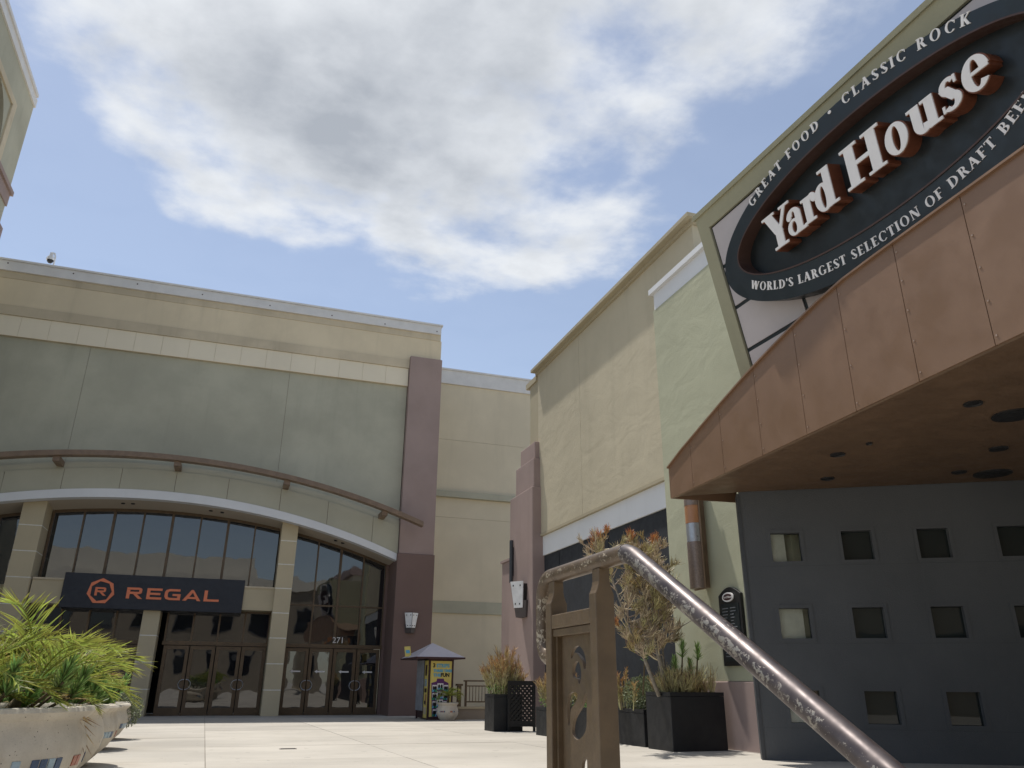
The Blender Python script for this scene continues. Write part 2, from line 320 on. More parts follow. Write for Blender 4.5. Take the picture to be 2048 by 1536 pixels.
def obj(name, mb, mat, parent=None, smooth=False, bevel=0.0, seg=2, fix=True):
    me = mb.mesh(name) if isinstance(mb, MB) else mb
    if fix: fixn(me)
    me.materials.append(M[mat] if isinstance(mat, str) else mat)
    o = bpy.data.objects.new(name, me); COL.objects.link(o)
    if smooth: me.polygons.foreach_set('use_smooth', [True] * len(me.polygons))
    if smooth == 'auto':
        me.set_sharp_from_angle(angle=rad(35))
    if bevel:
        b = o.modifiers.new('bevel', 'BEVEL'); b.width = bevel; b.segments = seg; b.limit_method = 'ANGLE'
    if parent: adopt(o, parent)
    return o
def wloc(o): return Vector(o.location) + (wloc(o.parent) if o.parent else Vector())
def adopt(o, p): o.parent = p; o.matrix_parent_inverse = Matrix.Translation(-(Vector(p.location) if p.type == 'EMPTY' else Vector()))
def tag(o, label, cat, group=None):
    o['label'] = label; o['category'] = cat
    if group: o['group'] = group
    return o
def thing(name, label, cat, loc=(0, 0, 0), group=None):
    o = bpy.data.objects.new(name, None); COL.objects.link(o); o.location = loc; o.empty_display_size = 0.2
    return tag(o, label, cat, group)
def struct(o): o['kind'] = 'structure'; return o
def copy_tree(o, parent=None):
    c = o.copy(); COL.objects.link(c)
    if parent: c.parent = parent
    for ch in list(o.children): copy_tree(ch, c)
    return c
def box(name, b, mat, parent=None, bevel=0.0): return obj(name, MB().box(*b), mat, parent, bevel=bevel)
# ------------------------------------------------------------------ lettering
def bar(x0, y0, x1, y1, w): return [(x0 - w / 2, y0), (x0 + w / 2, y0), (x1 + w / 2, y1), (x1 - w / 2, y1)]
def rc(x0, x1, y0, y1): return [(x0, y0), (x1, y0), (x1, y1), (x0, y1)]
def arc(cx, cy, rx, ry, a0, a1, tv, th, n=18):
    A = [rad(a0 + (a1 - a0) * i / n) for i in range(n + 1)]
    o = [(cx + rx * math.cos(a), cy + ry * math.sin(a)) for a in A]; q = [(cx + (rx - tv) * math.cos(a), cy + (ry - th) * math.sin(a)) for a in A]
    return ('strip', o, q)
def disc(cx, cy, r): return [(cx + r * math.cos(i * math.pi / 7), cy + r * math.sin(i * math.pi / 7)) for i in range(14)]
def stem(x, T=.2, h=1.0, top=True, bot=True, s=.08):
    g = [rc(x - T / 2, x + T / 2, 0, h)]
    if bot: g.append(rc(x - T / 2 - s, x + T / 2 + s, 0, .055))
    if top: g.append(rc(x - T / 2 - s, x + T / 2 + s, h - .055, h))
    return g
CAPS = {   # glyph: (advance, strokes), cap height 1
 'A': (.80, [bar(.10, 0, .40, 1, .09), bar(.66, 0, .40, 1, .22), rc(.20, .58, .30, .38), rc(0, .22, 0, .05), rc(.52, .82, 0, .05)]),
 'B': (.70, stem(.2) + [arc(.3, .74, .30, .26, -90, 90, .17, .07), arc(.3, .265, .36, .265, -90, 90, .19, .07)]),
 'C': (.78, [arc(.42, .5, .40, .52, 42, 318, .19, .07), rc(.68, .74, .64, .92)]),
 'D': (.84, stem(.2) + [arc(.3, .5, .50, .5, -90, 90, .2, .07)]),
 'E': (.66, stem(.2) + [rc(.25, .6, .93, 1), rc(.25, .62, 0, .07), rc(.25, .5, .48, .55), rc(.54, .6, .8, 1), rc(.56, .62, 0, .2)]),
 'F': (.62, stem(.2) + [rc(.25, .6, .93, 1), rc(.25, .5, .46, .53), rc(.54, .6, .8, 1)]),
 'G': (.84, [arc(.42, .5, .40, .52, 42, 330, .19, .07), rc(.6, .78, .05, .42), rc(.52, .86, .40, .45)]),
 'I': (.40, stem(.2)),
 'K': (.78, stem(.2) + [bar(.32, .48, .66, 1, .1), bar(.64, 0, .36, .55, .22), rc(.52, .78, 0, .05), rc(.52, .78, .95, 1)]),
 'L': (.62, stem(.2) + [rc(.25, .6, 0, .07), rc(.54, .6, 0, .24)]),
 'N': (.86, [rc(.12, .19, 0, 1), rc(.68, .75, 0, 1), bar(.68, 0, .2, 1, .24), rc(.02, .28, 0, .05), rc(.58, .84, .95, 1)]),
 'O': (.84, [arc(.42, .5, .40, .52, 0, 360, .19, .07, 28)]),
 'R': (.76, stem(.2) + [arc(.3, .73, .32, .27, -90, 90, .18, .07), bar(.66, 0, .42, .5, .21), rc(.56, .8, 0, .05)]),
 'S': (.60, [arc(.3, .74, .25, .27, 40, 262, .16, .08), bar(.40, .28, .18, .72, .2), arc(.3, .25, .27, .26, -140, 82, .17, .08), rc(.48, .54, .74, .92), rc(.05, .11, .08, .26)]),
 'T': (.68, stem(.34, top=False) + [rc(.03, .65, .93, 1), rc(.03, .09, .78, 1), rc(.59, .65, .78, 1)]),
 'W': (1.10, [bar(.30, 0, .14, 1, .22), bar(.32, 0, .52, 1, .08), bar(.76, 0, .60, 1, .22), bar(.78, 0, .98, 1, .08), rc(0, .28, .95, 1), rc(.46, .72, .95, 1), rc(.88, 1.1, .95, 1)]),
 "'": (.26, [rc(.08, .2, .68, 1)]), ' ': (.42, []), '•': (.9, [disc(.42, .5, .17)])}
LOWER = {
 'Y': (1.08, [bar(.55, .40, .24, .97, .32), bar(.58, .40, .90, .97, .12), rc(.41, .69, 0, .46), rc(0, .50, .94, 1), rc(.70, 1.1, .94, 1), rc(.28, .82, 0, .065)]),
 'a': (.66, [arc(.24, .205, .24, .215, 0, 360, .15, .06, 24), rc(.33, .54, .06, .52), arc(.28, .47, .26, .22, 0, 168, .20, .08), rc(.33, .68, 0, .08), disc(.11, .50, .085)]),
 'r': (.56, [rc(.08, .32, 0, .66), rc(0, .42, 0, .065), rc(0, .2, .595, .66), arc(.40, .46, .17, .22, 25, 165, .10, .10), disc(.46, .53, .105)]),
 'd': (.76, [arc(.29, .33, .29, .355, 0, 360, .21, .07, 28), rc(.40, .63, 0, 1), rc(.26, .5, .935, 1), rc(.5, .76, 0, .065)]),
 'H': (1.22, [rc(.12, .41, 0, 1), rc(.81, 1.10, 0, 1), rc(.38, .84, .455, .555), rc(0, .53, 0, .065), rc(.69, 1.22, 0, .065), rc(0, .53, .935, 1), rc(.69, 1.22, .935, 1)]),
 'o': (.64, [arc(.31, .33, .31, .36, 0, 360, .21, .07, 30)]),
 'u': (.80, [rc(.09, .32, .2, .66), arc(.33, .23, .24, .245, 180, 345, .23, .10), rc(.46, .69, 0, .66), rc(0, .2, .6, .66), rc(.37, .55, .6, .66), rc(.55, .80, 0, .065)]),
 's': (.54, [arc(.26, .50, .22, .185, 35, 258, .15, .075), bar(.38, .2, .14, .5, .24), arc(.25, .175, .25, .19, -145, 80, .17, .075), rc(.40, .46, .50, .66), rc(.02, .08, .02, .17)]),
 'e': (.64, [arc(.31, .33, .31, .36, 8, 322, .21, .07, 28), rc(.12, .60, .32, .39)])}
EXT = {    # wide plain capitals
 'R': (1.0, [rc(0, .2, 0, .78), rc(0, .72, .80, 1), ('strip', [(.72, 1), (.86, .96), (.92, .86), (.92, .56), (.86, .46), (.72, .42)], [(.72, .80), (.735, .80), (.74, .79), (.74, .63), (.735, .62), (.72, .62)]), rc(.2, .72, .42, .62), [(.40, .415), (.64, .415), (1.0, 0), (.74, 0)]]),
 'E': (.95, [rc(0, .2, 0, 1), rc(.2, .95, .8, 1), rc(.2, .95, 0, .2), rc(.2, .85, .41, .6)]),
 'G': (1.0, [('strip', [(.95, 1), (.3, 1), (.08, .9), (0, .7), (0, .3), (.08, .1), (.3, 0), (1.0, 0)], [(.95, .8), (.36, .8), (.25, .76), (.2, .66), (.2, .34), (.25, .24), (.36, .2), (1.0, .2)]), rc(.8, 1.0, .2, .56), rc(.5, .8, .38, .56)]),
 'A': (1.1, [[(0, 0), (.23, 0), (.61, .8), (.49, 1)], [(.87, 0), (1.1, 0), (.61, 1), (.495, .995)], rc(.32, .8, .17, .35)]),
 'L': (.92, [rc(0, .2, 0, 1), rc(.2, .92, 0, .2)])}
def grow(pts, e):
    n = len(pts); ar = sum(pts[i][0] * pts[(i + 1) % n][1] - pts[(i + 1) % n][0] * pts[i][1] for i in range(n)); sg = 1 if ar > 0 else -1; out = []
    for i in range(n):
        p, q, r = Vector(pts[i - 1]), Vector(pts[i]), Vector(pts[(i + 1) % n]); a = (q - p); b = (r - q)
        if a.length < 1e-6 or b.length < 1e-6: out.append(tuple(q)); continue
        a.normalize(); b.normalize(); na = Vector((a.y, -a.x)) * sg; nb = Vector((b.y, -b.x)) * sg; m = na + nb
        out.append(tuple(q + (m / max(m.length_squared, 0.6)) * 2 * e * (0.5 if m.length_squared < 0.6 else 0.5 * 1.0) if m.length > 1e-4 else q))
    return out
def glyph(mb, g, place, nrm, d0, d1, e=0.0, shear=0.0):
    # strokes of one letter as solids; each stroke ends a hair further out so that none share a plane
    k = 0
    for st in g[1]:
        lift = k * 0.0006; k += 1; nv = Vector(nrm)
        if isinstance(st, tuple):
            _, o, q = st; c = Vector((sum(p[0] for p in o) / len(o), sum(p[1] for p in o) / len(o)))
            if e:
                o2 = []; q2 = []
                for a, b in zip(o, q):
                    d = (Vector(a) - Vector(b)); d = d / max(d.length, 1e-6) * e; o2.append((a[0] + d.x, a[1] + d.y)); q2.append((b[0] - d.x, b[1] - d.y))
                o, q = o2, q2
            P = [place(x + y * shear, y) + nv * d0 for x, y in o]; Q = [place(x + y * shear, y) + nv * d0 for x, y in q]
            mb.strip(P, Q, nv * (d1 - d0 + lift))
        else:
            pts = grow(st, e) if e else st
            mb.prism([place(x + y * shear, y) + nv * d0 for x, y in pts], nv * (d1 - d0 + lift))
    return mb
def ftext(name, s, size, origin, ax, ay, mat, parent, depth=0.002, bold=0.0):
    c = bpy.data.curves.new(name, 'FONT'); c.body = s; c.size = size; c.extrude = depth; c.offset = bold; c.resolution_u = 3
    t = bpy.data.objects.new(name, c); COL.objects.link(t); dg = bpy.context.evaluated_depsgraph_get(); me = bpy.data.meshes.new_from_object(t.evaluated_get(dg))
    bpy.data.objects.remove(t); ax, ay = Vector(ax), Vector(ay); az = ax.cross(ay); me.transform(Matrix.Translation(origin) @ Matrix((ax, ay, az)).transposed().to_4x4())
    me.materials.clear(); return obj(name, me, mat, parent, fix=False)
X3, Y3, Z3 = Vector((1, 0, 0)), Vector((0, 1, 0)), Vector((0, 0, 1))

# ------------------------------------------------------------------ ground, plaza, steps
struct(obj('ground', MB().add([(-400, -400, -.30), (400, -400, -.30), (400, 400, -.30), (-400, 400, -.30)], [(0, 1, 2, 3)]), 'concrete'))
pz = struct(obj('plaza', MB().add([(-60, 1.3, -.29), (60, 1.3, -.29), (60, 1.3, gz(1.3) - .012), (-60, 1.3, gz(1.3) - .012), (60, 31.5, -.012), (-60, 31.5, -.012), (60, 70, -.012), (-60, 70, -.012)],
    [(0, 1, 2, 3), (3, 2, 4, 5), (5, 4, 6, 7)]), 'concrete_dark'))
xs = [-13.1 + 2.6 * i for i in range(12)]; ys = [1.3, 3.2, 6.0, 8.8, 11.6, 14.4, 17.2, 20.0, 22.8, 25.6, 28.4, 31.3]
for i in range(len(xs) - 1):
    for j in range(len(ys) - 1):
        x0, x1, y0, y1 = xs[i] + .006, xs[i + 1] - .006, ys[j] + .006, ys[j + 1] - .006; k = -0.021
        sh = lambda x, y: x + k * (y - 11)
        dz = random.uniform(-.0015, .0015)
        obj('paving_slab', MB().add([(sh(x0, y0), y0, gz(y0) - .05), (sh(x1, y0), y0, gz(y0) - .05), (sh(x1, y1), y1, gz(y1) - .05), (sh(x0, y1), y1, gz(y1) - .05),
            (sh(x0, y0), y0, gz(y0) + dz), (sh(x1, y0), y0, gz(y0) + dz), (sh(x1, y1), y1, gz(y1) + dz), (sh(x0, y1), y1, gz(y1) + dz)],
            [(0, 3, 2, 1), (4, 5, 6, 7), (0, 1, 5, 4), (1, 2, 6, 5), (2, 3, 7, 6), (3, 0, 4, 7)]), 'concrete', pz)
for sx in (-1, 1):     # plain paving out to the sides
    a, b = (16, 60) if sx > 0 else (-60, -13.3)
    obj('paving_apron', MB().add([(a, 1.3, gz(1.3) - .002), (b, 1.3, gz(1.3) - .002), (b, 31.5, -.002), (a, 31.5, -.002)], [(0, 1, 2, 3)]), 'concrete', pz)
p = onG(576, 1498); dg_ = thing('drain_grate', 'small rusty slot drain set in the plaza paving', 'drain', (p.x, p.y, gz(p.y)))
obj('frame', MB().box(p.x - .13, p.x + .13, p.y - .07, p.y + .07, gz(p.y) - .01, gz(p.y) + .004), 'ring_trim', dg_)
for k in range(5): obj('slot', MB().box(p.x - .11, p.x + .11, p.y - .055 + k * .025, p.y - .045 + k * .025, gz(p.y), gz(p.y) + .007), 'black', dg_)
stp = struct(obj('stairs', MB().box(-10, 5, 0.95, 1.295, -.295, .15), 'concrete'))
for i, zt in enumerate((.0, -.15)): obj('step', MB().box(-10, 5, .95 - .35 * (i + 1), .948 - .35 * i, -.294, zt), 'concrete', stp)

# ------------------------------------------------------------------ cinema
th = thing('cinema_building', 'long stucco cinema with a glazed arched entrance between mauve piers', 'building', (-3, 30, 0))
WB = lambda x: -17.08 + math.sqrt(24.29 ** 2 - (x + 3.2) ** 2)       # lower edge of the white arch band
WT = lambda x: -15.96 + math.sqrt(23.48 ** 2 - (x + 3.18) ** 2)
PT = lambda x: -18.458 + math.sqrt(26.743 ** 2 - (x + 2.95) ** 2)    # top of the arch panels
LT = lambda x: PT(x) + .24
GT = lambda x: -17.92 + math.sqrt(25.0 ** 2 - (x + 3.04) ** 2) + .02  # top of the glazing
XL, XR = -12.0, 5.70
def xsr(a, b, n): return [a + (b - a) * i / n for i in range(n + 1)]
def arcsolid(f0, f1, a, b, y0, y1, n=40): X = xsr(a, b, n); return MB().strip([(x, y0, f0(x)) for x in X], [(x, y0, f1(x)) for x in X], (0, y1 - y0, 0))
JX = [-6.33, .9]
ed = [XL] + JX + [XR]
for a, b in zip(ed[:-1], ed[1:]): obj('wall_panel', arcsolid(LT, lambda x: 12.8, a + .005, b - .005, 30.10, 30.6, 24), 'green_wall', th)
obj('wall_backing', arcsolid(LT, lambda x: 12.8, XL, XR, 30.12, 30.5), 'purple_dark', th)
obj('arch_ledge', arcsolid(lambda x: PT(x) + .012, LT, XL, XR, 30.0, 30.55), 'arch_green', th)
px_j = [ony(x, y, 29.93).x for x, y in ((0, 980), (124, 960), (241, 960), (351, 965), (455, 985), (560, 1005), (655, 1030), (745, 1060))]
pj = [XL, px_j[0] - 2.0] + px_j + [XR]
for a, b in zip(pj[:-1], pj[1:]): obj('arch_panel', arcsolid(lambda x: WT(x) + .004, PT, a + .007, b - .007, 29.95, 30.5, 12), 'arch_green', th)
obj('arch_backing', arcsolid(lambda x: WT(x) + .01, lambda x: PT(x) - .01, XL, XR, 29.98, 30.45), 'purple_dark', th)
obj('arch_band', arcsolid(WB, WT, XL, XR, 29.90, 30.3, 60), 'white_paint', th)
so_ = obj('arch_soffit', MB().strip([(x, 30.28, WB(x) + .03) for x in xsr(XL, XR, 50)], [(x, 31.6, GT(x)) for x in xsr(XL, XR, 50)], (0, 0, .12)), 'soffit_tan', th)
for px, py in ((246, 1008), (266, 1008), (422, 1021), (445, 1023), (672, 1079), (686, 1083)):
    p = ony(px, py, 30.8); z = WB(p.x) + .03 + (GT(p.x) - WB(p.x) - .03) * (.52 / 1.32)
    obj('downlight', MB().lathe([(0, -.02), (.06, -.02), (.075, .01), (.075, .05)], (p.x, 30.8, z - .01), 16), 'black', so_, smooth=True)
# curved brown beam on brackets
BT = lambda x: -18.819 + math.sqrt(27.5 ** 2 - (x + 3.158) ** 2); BB = lambda x: BT(x) - .19
bm = thing('curved_beam', 'brown painted steel beam curving over the cinema entrance arch', 'beam', (-3, 29.3, 8.4))
obj('beam', arcsolid(BB, BT, XL - 1.0, 6.46, 29.02, 29.36, 60), 'brown_metal', bm, bevel=.012)
for px, py in ((117, 918), (357, 924), (574, 962), (767, 1022)):
    x = ony(px, py, 29.5).x; obj('bracket', MB().box(x - .11, x + .11, 29.15, 30.02, BB(x) - .17, BB(x) + .01), 'brown_metal', bm)
# frieze, parapet, coping
x = XR
while x > XL: obj('frieze_panel', MB().box(x - .958, x - .004, 29.98, 30.5, 12.79, 13.58), 'tile', th, bevel=.006); x -= .963
obj('frieze_backing', MB().box(XL, XR, 29.995, 30.45, 12.78, 13.6), 'ledge', th)
obj('ledge', MB().box(XL, XR + .01, 29.93, 30.5, 13.585, 13.97), 'ledge', th)
obj('parapet', MB().box(XL, 7.07, 29.98, 30.6, 13.972, 15.05), 'cream', th)
obj('parapet_strip', MB().box(XL, 7.03, 29.96, 30.6, 15.052, 15.33), 'ledge', th)
cp = obj('coping', MB().box(XL, 7.02, 29.88, 30.7, 15.332, 15.72).box(XL, 7.08, 29.83, 30.75, 15.722, 15.80), 'white_metal', th, bevel=.008)
for i in range(14): xx = 6.7 - 1.95 * i; obj('fixing', MB().lathe([(0, -.01), (.035, -.01), (.035, .01), (0, .01)], (0, 0, 0), 10), 'maroon', cp) if False else None
for px, py in ((16, 526), (147, 547), (275, 568), (405, 589), (540, 611), (664, 631), (770, 648), (874, 663)):
    p = ony(px, py, 29.875); obj('fixing', MB().box(p.x - .022, p.x + .022, 29.868, 29.89, p.z - .022, p.z + .022), 'maroon', cp)
obj('roof', MB().box(XL - 2, 7.0, 30.6, 50, 14.2, 14.4), 'ledge', th)
# piers
for a, b, sgn in ((5.72, 7.10, 1), (-13.4, -12.02, -1)):
    pr = obj('pier', MB().box(a, b, 29.80, 31.9, 5.8, 14.11), 'purple', th, bevel=.015)
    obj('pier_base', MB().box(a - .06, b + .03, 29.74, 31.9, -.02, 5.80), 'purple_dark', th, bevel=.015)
obj('side_wall', MB().box(6.7, 7.06, 30.61, 50, 0, 15.0), 'cream', th)
# glazing
def frame_bar(mb, x0, x1, y, z0, z1, d=.07): mb.box(x0, x1, y - d, y + d, z0, z1)
def bay(x0, x1, n, zlo, ztop, tr=()):
    wf = MB(); w = (x1 - x0) / n; X = [x0 + w * i for i in range(n + 1)]
    for i, x in enumerate(X):
        t = .045 if i % 2 == 0 else .028
        zt = ztop(x) - .03; wf.box(x - t, x + t, 31.42, 31.6, zlo, zt)
    for z in tr: wf.box(x0, x1, 31.43, 31.59, z - .03, z + .03)
    wf.strip([(x, 31.44, ztop(x) - .09) for x in xsr(x0, x1, 16)], [(x, 31.44, ztop(x) + .02) for x in xsr(x0, x1, 16)], (0, .14, 0))
    f = obj('window_frame', wf, 'bronze', th); zs_ = [zlo] + list(tr)
    for i in range(n):
        a, b = X[i] + .02, X[i + 1] - .02; ang = random.uniform(-.004, .004); q = random.uniform(-.003, .003)
        for k, z0 in enumerate(zs_):
            z1 = zs_[k + 1] if k + 1 < len(zs_) else None
            za, zb = (z1, z1) if z1 else (ztop(a) - .05, ztop(b) - .05)
            obj('pane', MB().add([(a, 31.50, z0), (b, 31.50 + ang, z0), (b, 31.50 + ang + q, zb), (a, 31.50 + q, za)], [(0, 1, 2, 3)]), 'glass', f, fix=False)
    return f
bay(-6.60, 1.36, 8, 4.18, GT)
bay(1.92, 5.56, 4, 2.46, GT, (3.88,))
bay(-11.9, -7.32, 5, 4.18, GT)
def door(x0, x1, handle_right, zt=2.32, arrow=None):
    st = .12; mb = MB().box(x0 + .006, x0 + st, 31.40, 31.49, .03, zt).box(x1 - st, x1 - .006, 31.40, 31.49, .03, zt).box(x0 + st, x1 - st, 31.405, 31.485, zt - .12, zt - .002).box(x0 + st, x1 - st, 31.405, 31.485, .03, .26)
    d = obj('door', mb, 'bronze', th); a = random.uniform(-.012, .012)
    obj('pane', MB().add([(x0 + st - .01, 31.45 + a, .25), (x1 - st + .01, 31.45 - a, .25), (x1 - st + .01, 31.45 - a, zt - .11), (x0 + st - .01, 31.45 + a, zt - .11)], [(0, 1, 2, 3)]), 'glass_low', d, fix=False)
    hx = x1 - .03 if handle_right else x0 + .03; s = -1 if handle_right else 1
    obj('handle', MB().tube([(hx + s * .165 * math.sin(t), 31.33 + .0 * t, 1.02 + .165 * math.cos(t)) for t in [math.pi * i / 12 for i in range(13)]], .014, 6).box(hx - .012, hx + .012, 31.33, 31.41, 1.17, 1.2).box(hx - .012, hx + .012, 31.33, 31.41, .84, .87), 'lamp_silver', d, smooth='auto')
    if arrow:
        c = (x0 + x1) / 2; z = 1.50; y = 31.385
        obj('arrow_decal', MB().prism([(c - .19, y, z), (c - .09, y, z + .06), (c - .09, y, z + .025), (c + .19, y, z + .025), (c + .19, y, z - .025), (c - .09, y, z - .025), (c - .09, y, z - .06)], (0, .004, 0)), 'letter_white', d)
        for q in range(3): pass
def doors(x0, x1, n, arrow=False):
    w = (x1 - x0) / n
    for i in range(n): door(x0 + w * i + .01, x0 + w * (i + 1) - .01, i % 2 == 0, arrow=arrow)
obj('jamb', MB().box(5.555, 5.72, 31.40, 31.62, -.01, 5.62), 'purple_dark', th)
doors(1.96, 5.52, 4, True); doors(-2.24, 1.30, 4); doors(-6.55, -3.05, 4); doors(-11.85, -7.4, 4)
for a, b in ((-11.9, -7.34), (-6.6, -3.0), (-2.30, 1.36), (1.90, 5.58)):
    hd = obj('door_header', MB().box(a, b, 31.38, 31.6, 2.34, 2.47), 'bronze', th); obj('threshold', MB().box(a, b, 31.36, 31.62, -.01, .03), 'bronze', th)
for a, b in ((-2.24, 1.30), (-6.55, -3.05), (-11.85, -7.4)):           # transom lights under the marquee
    w = (b - a) / 4; f = MB()
    for i in range(5): f.box(a + w * i - .03, a + w * i + .03, 31.42, 31.58, 2.47, 3.5)
    f.box(a - .03, b + .03, 31.41, 31.59, 3.5, 3.62); tf = obj('transom_frame', f, 'bronze', th)
    for i in range(4): obj('pane', MB().add([(a + w * i, 31.5, 2.45), (a + w * (i + 1), 31.503, 2.45), (a + w * (i + 1), 31.503, 3.52), (a + w * i, 31.5, 3.52)], [(0, 1, 2, 3)]), 'glass', tf, fix=False)
obj('spandrel', MB().box(-11.9, 1.36, 31.44, 31.9, 3.62, 4.2), 'column', th)
for a, b in ((.24, 1.34), (-6.62, -5.66)):
    sb = obj('ledge_box', MB().box(a, b, 30.62, 31.5, 3.56, 4.34), 'column', th); obj('cap', MB().box(a - .0, b + .01, 30.58, 31.45, 4.342, 4.40), 'ledge', sb)
obj('interior_wall', MB().box(-12.5, 5.7, 34.0, 34.1, 0, 8), 'dark_int', th)
t2 = ftext('door_number', '271', .30, Vector((3.66, 31.36, 2.53)), X3, Z3, 'letter_white', hd)
# columns of stacked blocks
def column(x0, x1, y0, y1, ztop, n0=.06):
    c = obj('column', MB().box(x0 + .005, x1 - .005, y0 + .005, y1, -.01, ztop), 'joint', th); z = 0.0; i = 0
    while z < ztop - .05:
        z1 = min(z + .845, ztop); obj('block', MB().box(x0, x1, y0, y1 + .01, z, z1), 'column', c, bevel=.008); z = z1 + .03
column(1.31, 1.91, 30.42, 31.7, 6.93); column(-7.38, -6.66, 30.42, 31.7, 6.98); column(-3.02, -2.46, 30.72, 31.6, 3.56)
# marquee
mq = thing('cinema_sign', 'navy cinema marquee reading REGAL with an orange crest and letters', 'sign', (-2.7, 30.6, 3.4))
obj('panel', MB().box(-5.66, .24, 30.55, 31.5, 3.44, 4.60), 'navy', mq, bevel=.01)
for ch, x0, x1 in (('R', -3.64, -3.11), ('E', -2.99, -2.50), ('G', -2.41, -1.885), ('A', -1.81, -1.20), ('L', -1.10, -.585)):
    g = EXT[ch]; k = (x1 - x0) / g[0]
    obj('letter', glyph(MB(), g, lambda x, y: Vector((x0 + x * k, 30.55, 3.80 + y * .378)), (0, -1, 0), 0, .035), 'orange', mq)
hc = Vector((-4.45, 30.55, 4.01)); hp = [rad(90 + 360 / 7 * i) for i in range(8)]
obj('crest', MB().strip([hc + Vector((.44 * math.cos(a), 0, .44 * math.sin(a))) for a in hp], [hc + Vector((.345 * math.cos(a + .21), 0, .345 * math.sin(a + .21))) for a in hp], (0, -.035, 0)), 'orange', mq)
obj('crest_letter', glyph(MB(), EXT['R'], lambda x, y: hc + Vector((-.19 + x * .37, 0, -.15 + y * .28)), (0, -1, 0), 0, .036), 'orange', mq)
# dome camera on the parapet
dc = thing('security_camera', 'small white dome security camera on a bent pole above the coping', 'camera', (-8.3, 30.2, 15.8))
p = ony(101, 518, 30.2); q = ony(107, 530, 30.2)
obj('pole', MB().tube([(q.x, 30.2, 15.6), (q.x, 30.2, p.z + .10), (q.x - .05, 30.2, p.z + .26), (p.x, 30.2, p.z + .28)], .03, 8), 'cctv', dc, smooth='auto')
obj('housing', MB().lathe([(0, .27), (.06, .26), (.07, .14), (.13, .06), (.145, -.03), (.14, -.05), (0, -.05)], p, 20), 'cctv', dc, smooth='auto')
obj('dome', MB().lathe([(.115, -.05), (.105, -.11), (.06, -.165), (0, -.18)], p, 20), 'black', dc, smooth=True)
# wall lamps: splayed white plates in a dark cradle
def sconce(o, ax, nrm, s, label, grp):
    t = thing('wall_lamp', label, 'lamp', o, grp); ax, nrm = Vector(ax), Vector(nrm); o = Vector(o)
    def P(a, z, d): return o + ax * a * s + Z3 * z * s + nrm * d * s
    for sg in (-1, 1):       # two tapering plates meeting in a forward ridge
        def Q(f, v, lift=0.0):
            k = .66 + .34 * (v + .26) / .56; return P(sg * .27 * f * k, v, (.06 + .20 * (1 - f)) * k + .06 + lift)
        pl = obj('plate', MB().prism([Q(.04, -.26), Q(1, -.26), Q(1, .30), Q(.04, .30)], nrm * .018 * s), 'cctv', t)
        for f, v in ((.22, .21), (.8, .21), (.25, -.18), (.72, -.18)): obj('bolt', MB().obox(Q(f, v, .022), ax, Z3, nrm, .017 * s, .017 * s, .008), 'black', pl)
    k = .62; cr_ = MB(); lo = [(-.24, 0), (-.24, .05), (0, .27), (.24, .05), (.24, 0)]
    cr_.strip([P(a * .74, -.46, d * .74) for a, d in lo], [P(a * .98, -.10, d * .98) for a, d in lo], nrm * .001)
    obj('cradle', MB().add([P(a * .74, -.46, d * .74) for a, d in lo] + [P(a * .98, -.10, d * .98) for a, d in lo], [(0, 1, 2, 3, 4), (9, 8, 7, 6, 5), (0, 5, 6, 1), (1, 6, 7, 2), (2, 7, 8, 3), (3, 8, 9, 4), (4, 9, 5, 0)]), 'lamp_metal_dark', t)
    obj('back_plate', MB().prism([P(-.14, -.099, 0), P(.14, -.099, 0), P(.18, .26, 0), P(-.18, .26, 0)], nrm * .10 * s), 'black', t)
sconce((6.30, 29.74, 3.30), (1, 0, 0), (0, -1, 0), .95, 'white twin-plate wall lamp on the dark pier beside the photo booth', None)
# recessed link wall between the buildings
lk = thing('link_wall', 'plain cream wall with a grey ledge behind the photo booth', 'wall', (11, 34, 0))
zz_ = [(0, 3.99, 'cream_far', 34.0), (3.992, 4.50, 'green_wall', 33.93), (4.502, 8.2, 'cream_far', 34.0), (8.21, 9.12, 'cream_far', 34.002), (9.122, 9.40, 'green_wall', 33.80), (9.402, 11.9, 'cream_far', 34.0), (11.91, 14.72, 'cream_far', 34.002)]
for z0, z1, mt, y in zz_: obj('wall_band' if mt == 'cream_far' else 'ledge', MB().box(7.1, 20, y, 34.6, z0, z1), mt, lk)
obj('coping', MB().box(7.1, 20, 33.92, 34.7, 14.722, 15.42).box(7.1, 20, 33.86, 34.75, 15.422, 15.5), 'white_metal', lk)

# ------------------------------------------------------------------ tower on the left
tw = thing('corner_tower', 'tall grey-green stucco tower with an arched window and mauve ledge', 'tower', (-13, 26, 0))
tX, tY = -10.0, 29.2
def onT(px, py): p = onx(px, py, tX); return p.y, p.z
fy, fz = onT(31, 210); ay_ = fy - .42; R_ = 1.6; yc = ay_ - R_; zsp = 18.7; ZT = onT(68, 190)[1] - .35
xw = MB()
n = 20; A = [math.pi * i / n for i in range(n + 1)]
def tquad(pts): xw.add([(tX, y, z) for y, z in pts], [tuple(range(len(pts)))])
y0t, y1t = 21.5, tY; yl, yr = yc - R_, yc + R_
tquad([(y0t, 0), (yl, 0), (yl, ZT), (y0t, ZT)]); tquad([(yr, 0), (y1t, 0), (y1t, ZT), (yr, ZT)]); tquad([(yl, 0), (yr, 0), (yr, 13.2), (yl, 13.2)])
for i in range(n):
    a, b = A[i], A[i + 1]; pa = (yc + R_ * math.cos(a), zsp + 1.9 * math.sin(a)); pb = (yc + R_ * math.cos(b), zsp + 1.9 * math.sin(b))
    tquad([pa, (pa[0], ZT), (pb[0], ZT), pb]); xw.add([(tX, *pa), (tX, *pb), (tX - .5, *pb), (tX - .5, *pa)], [(0, 1, 2, 3)])
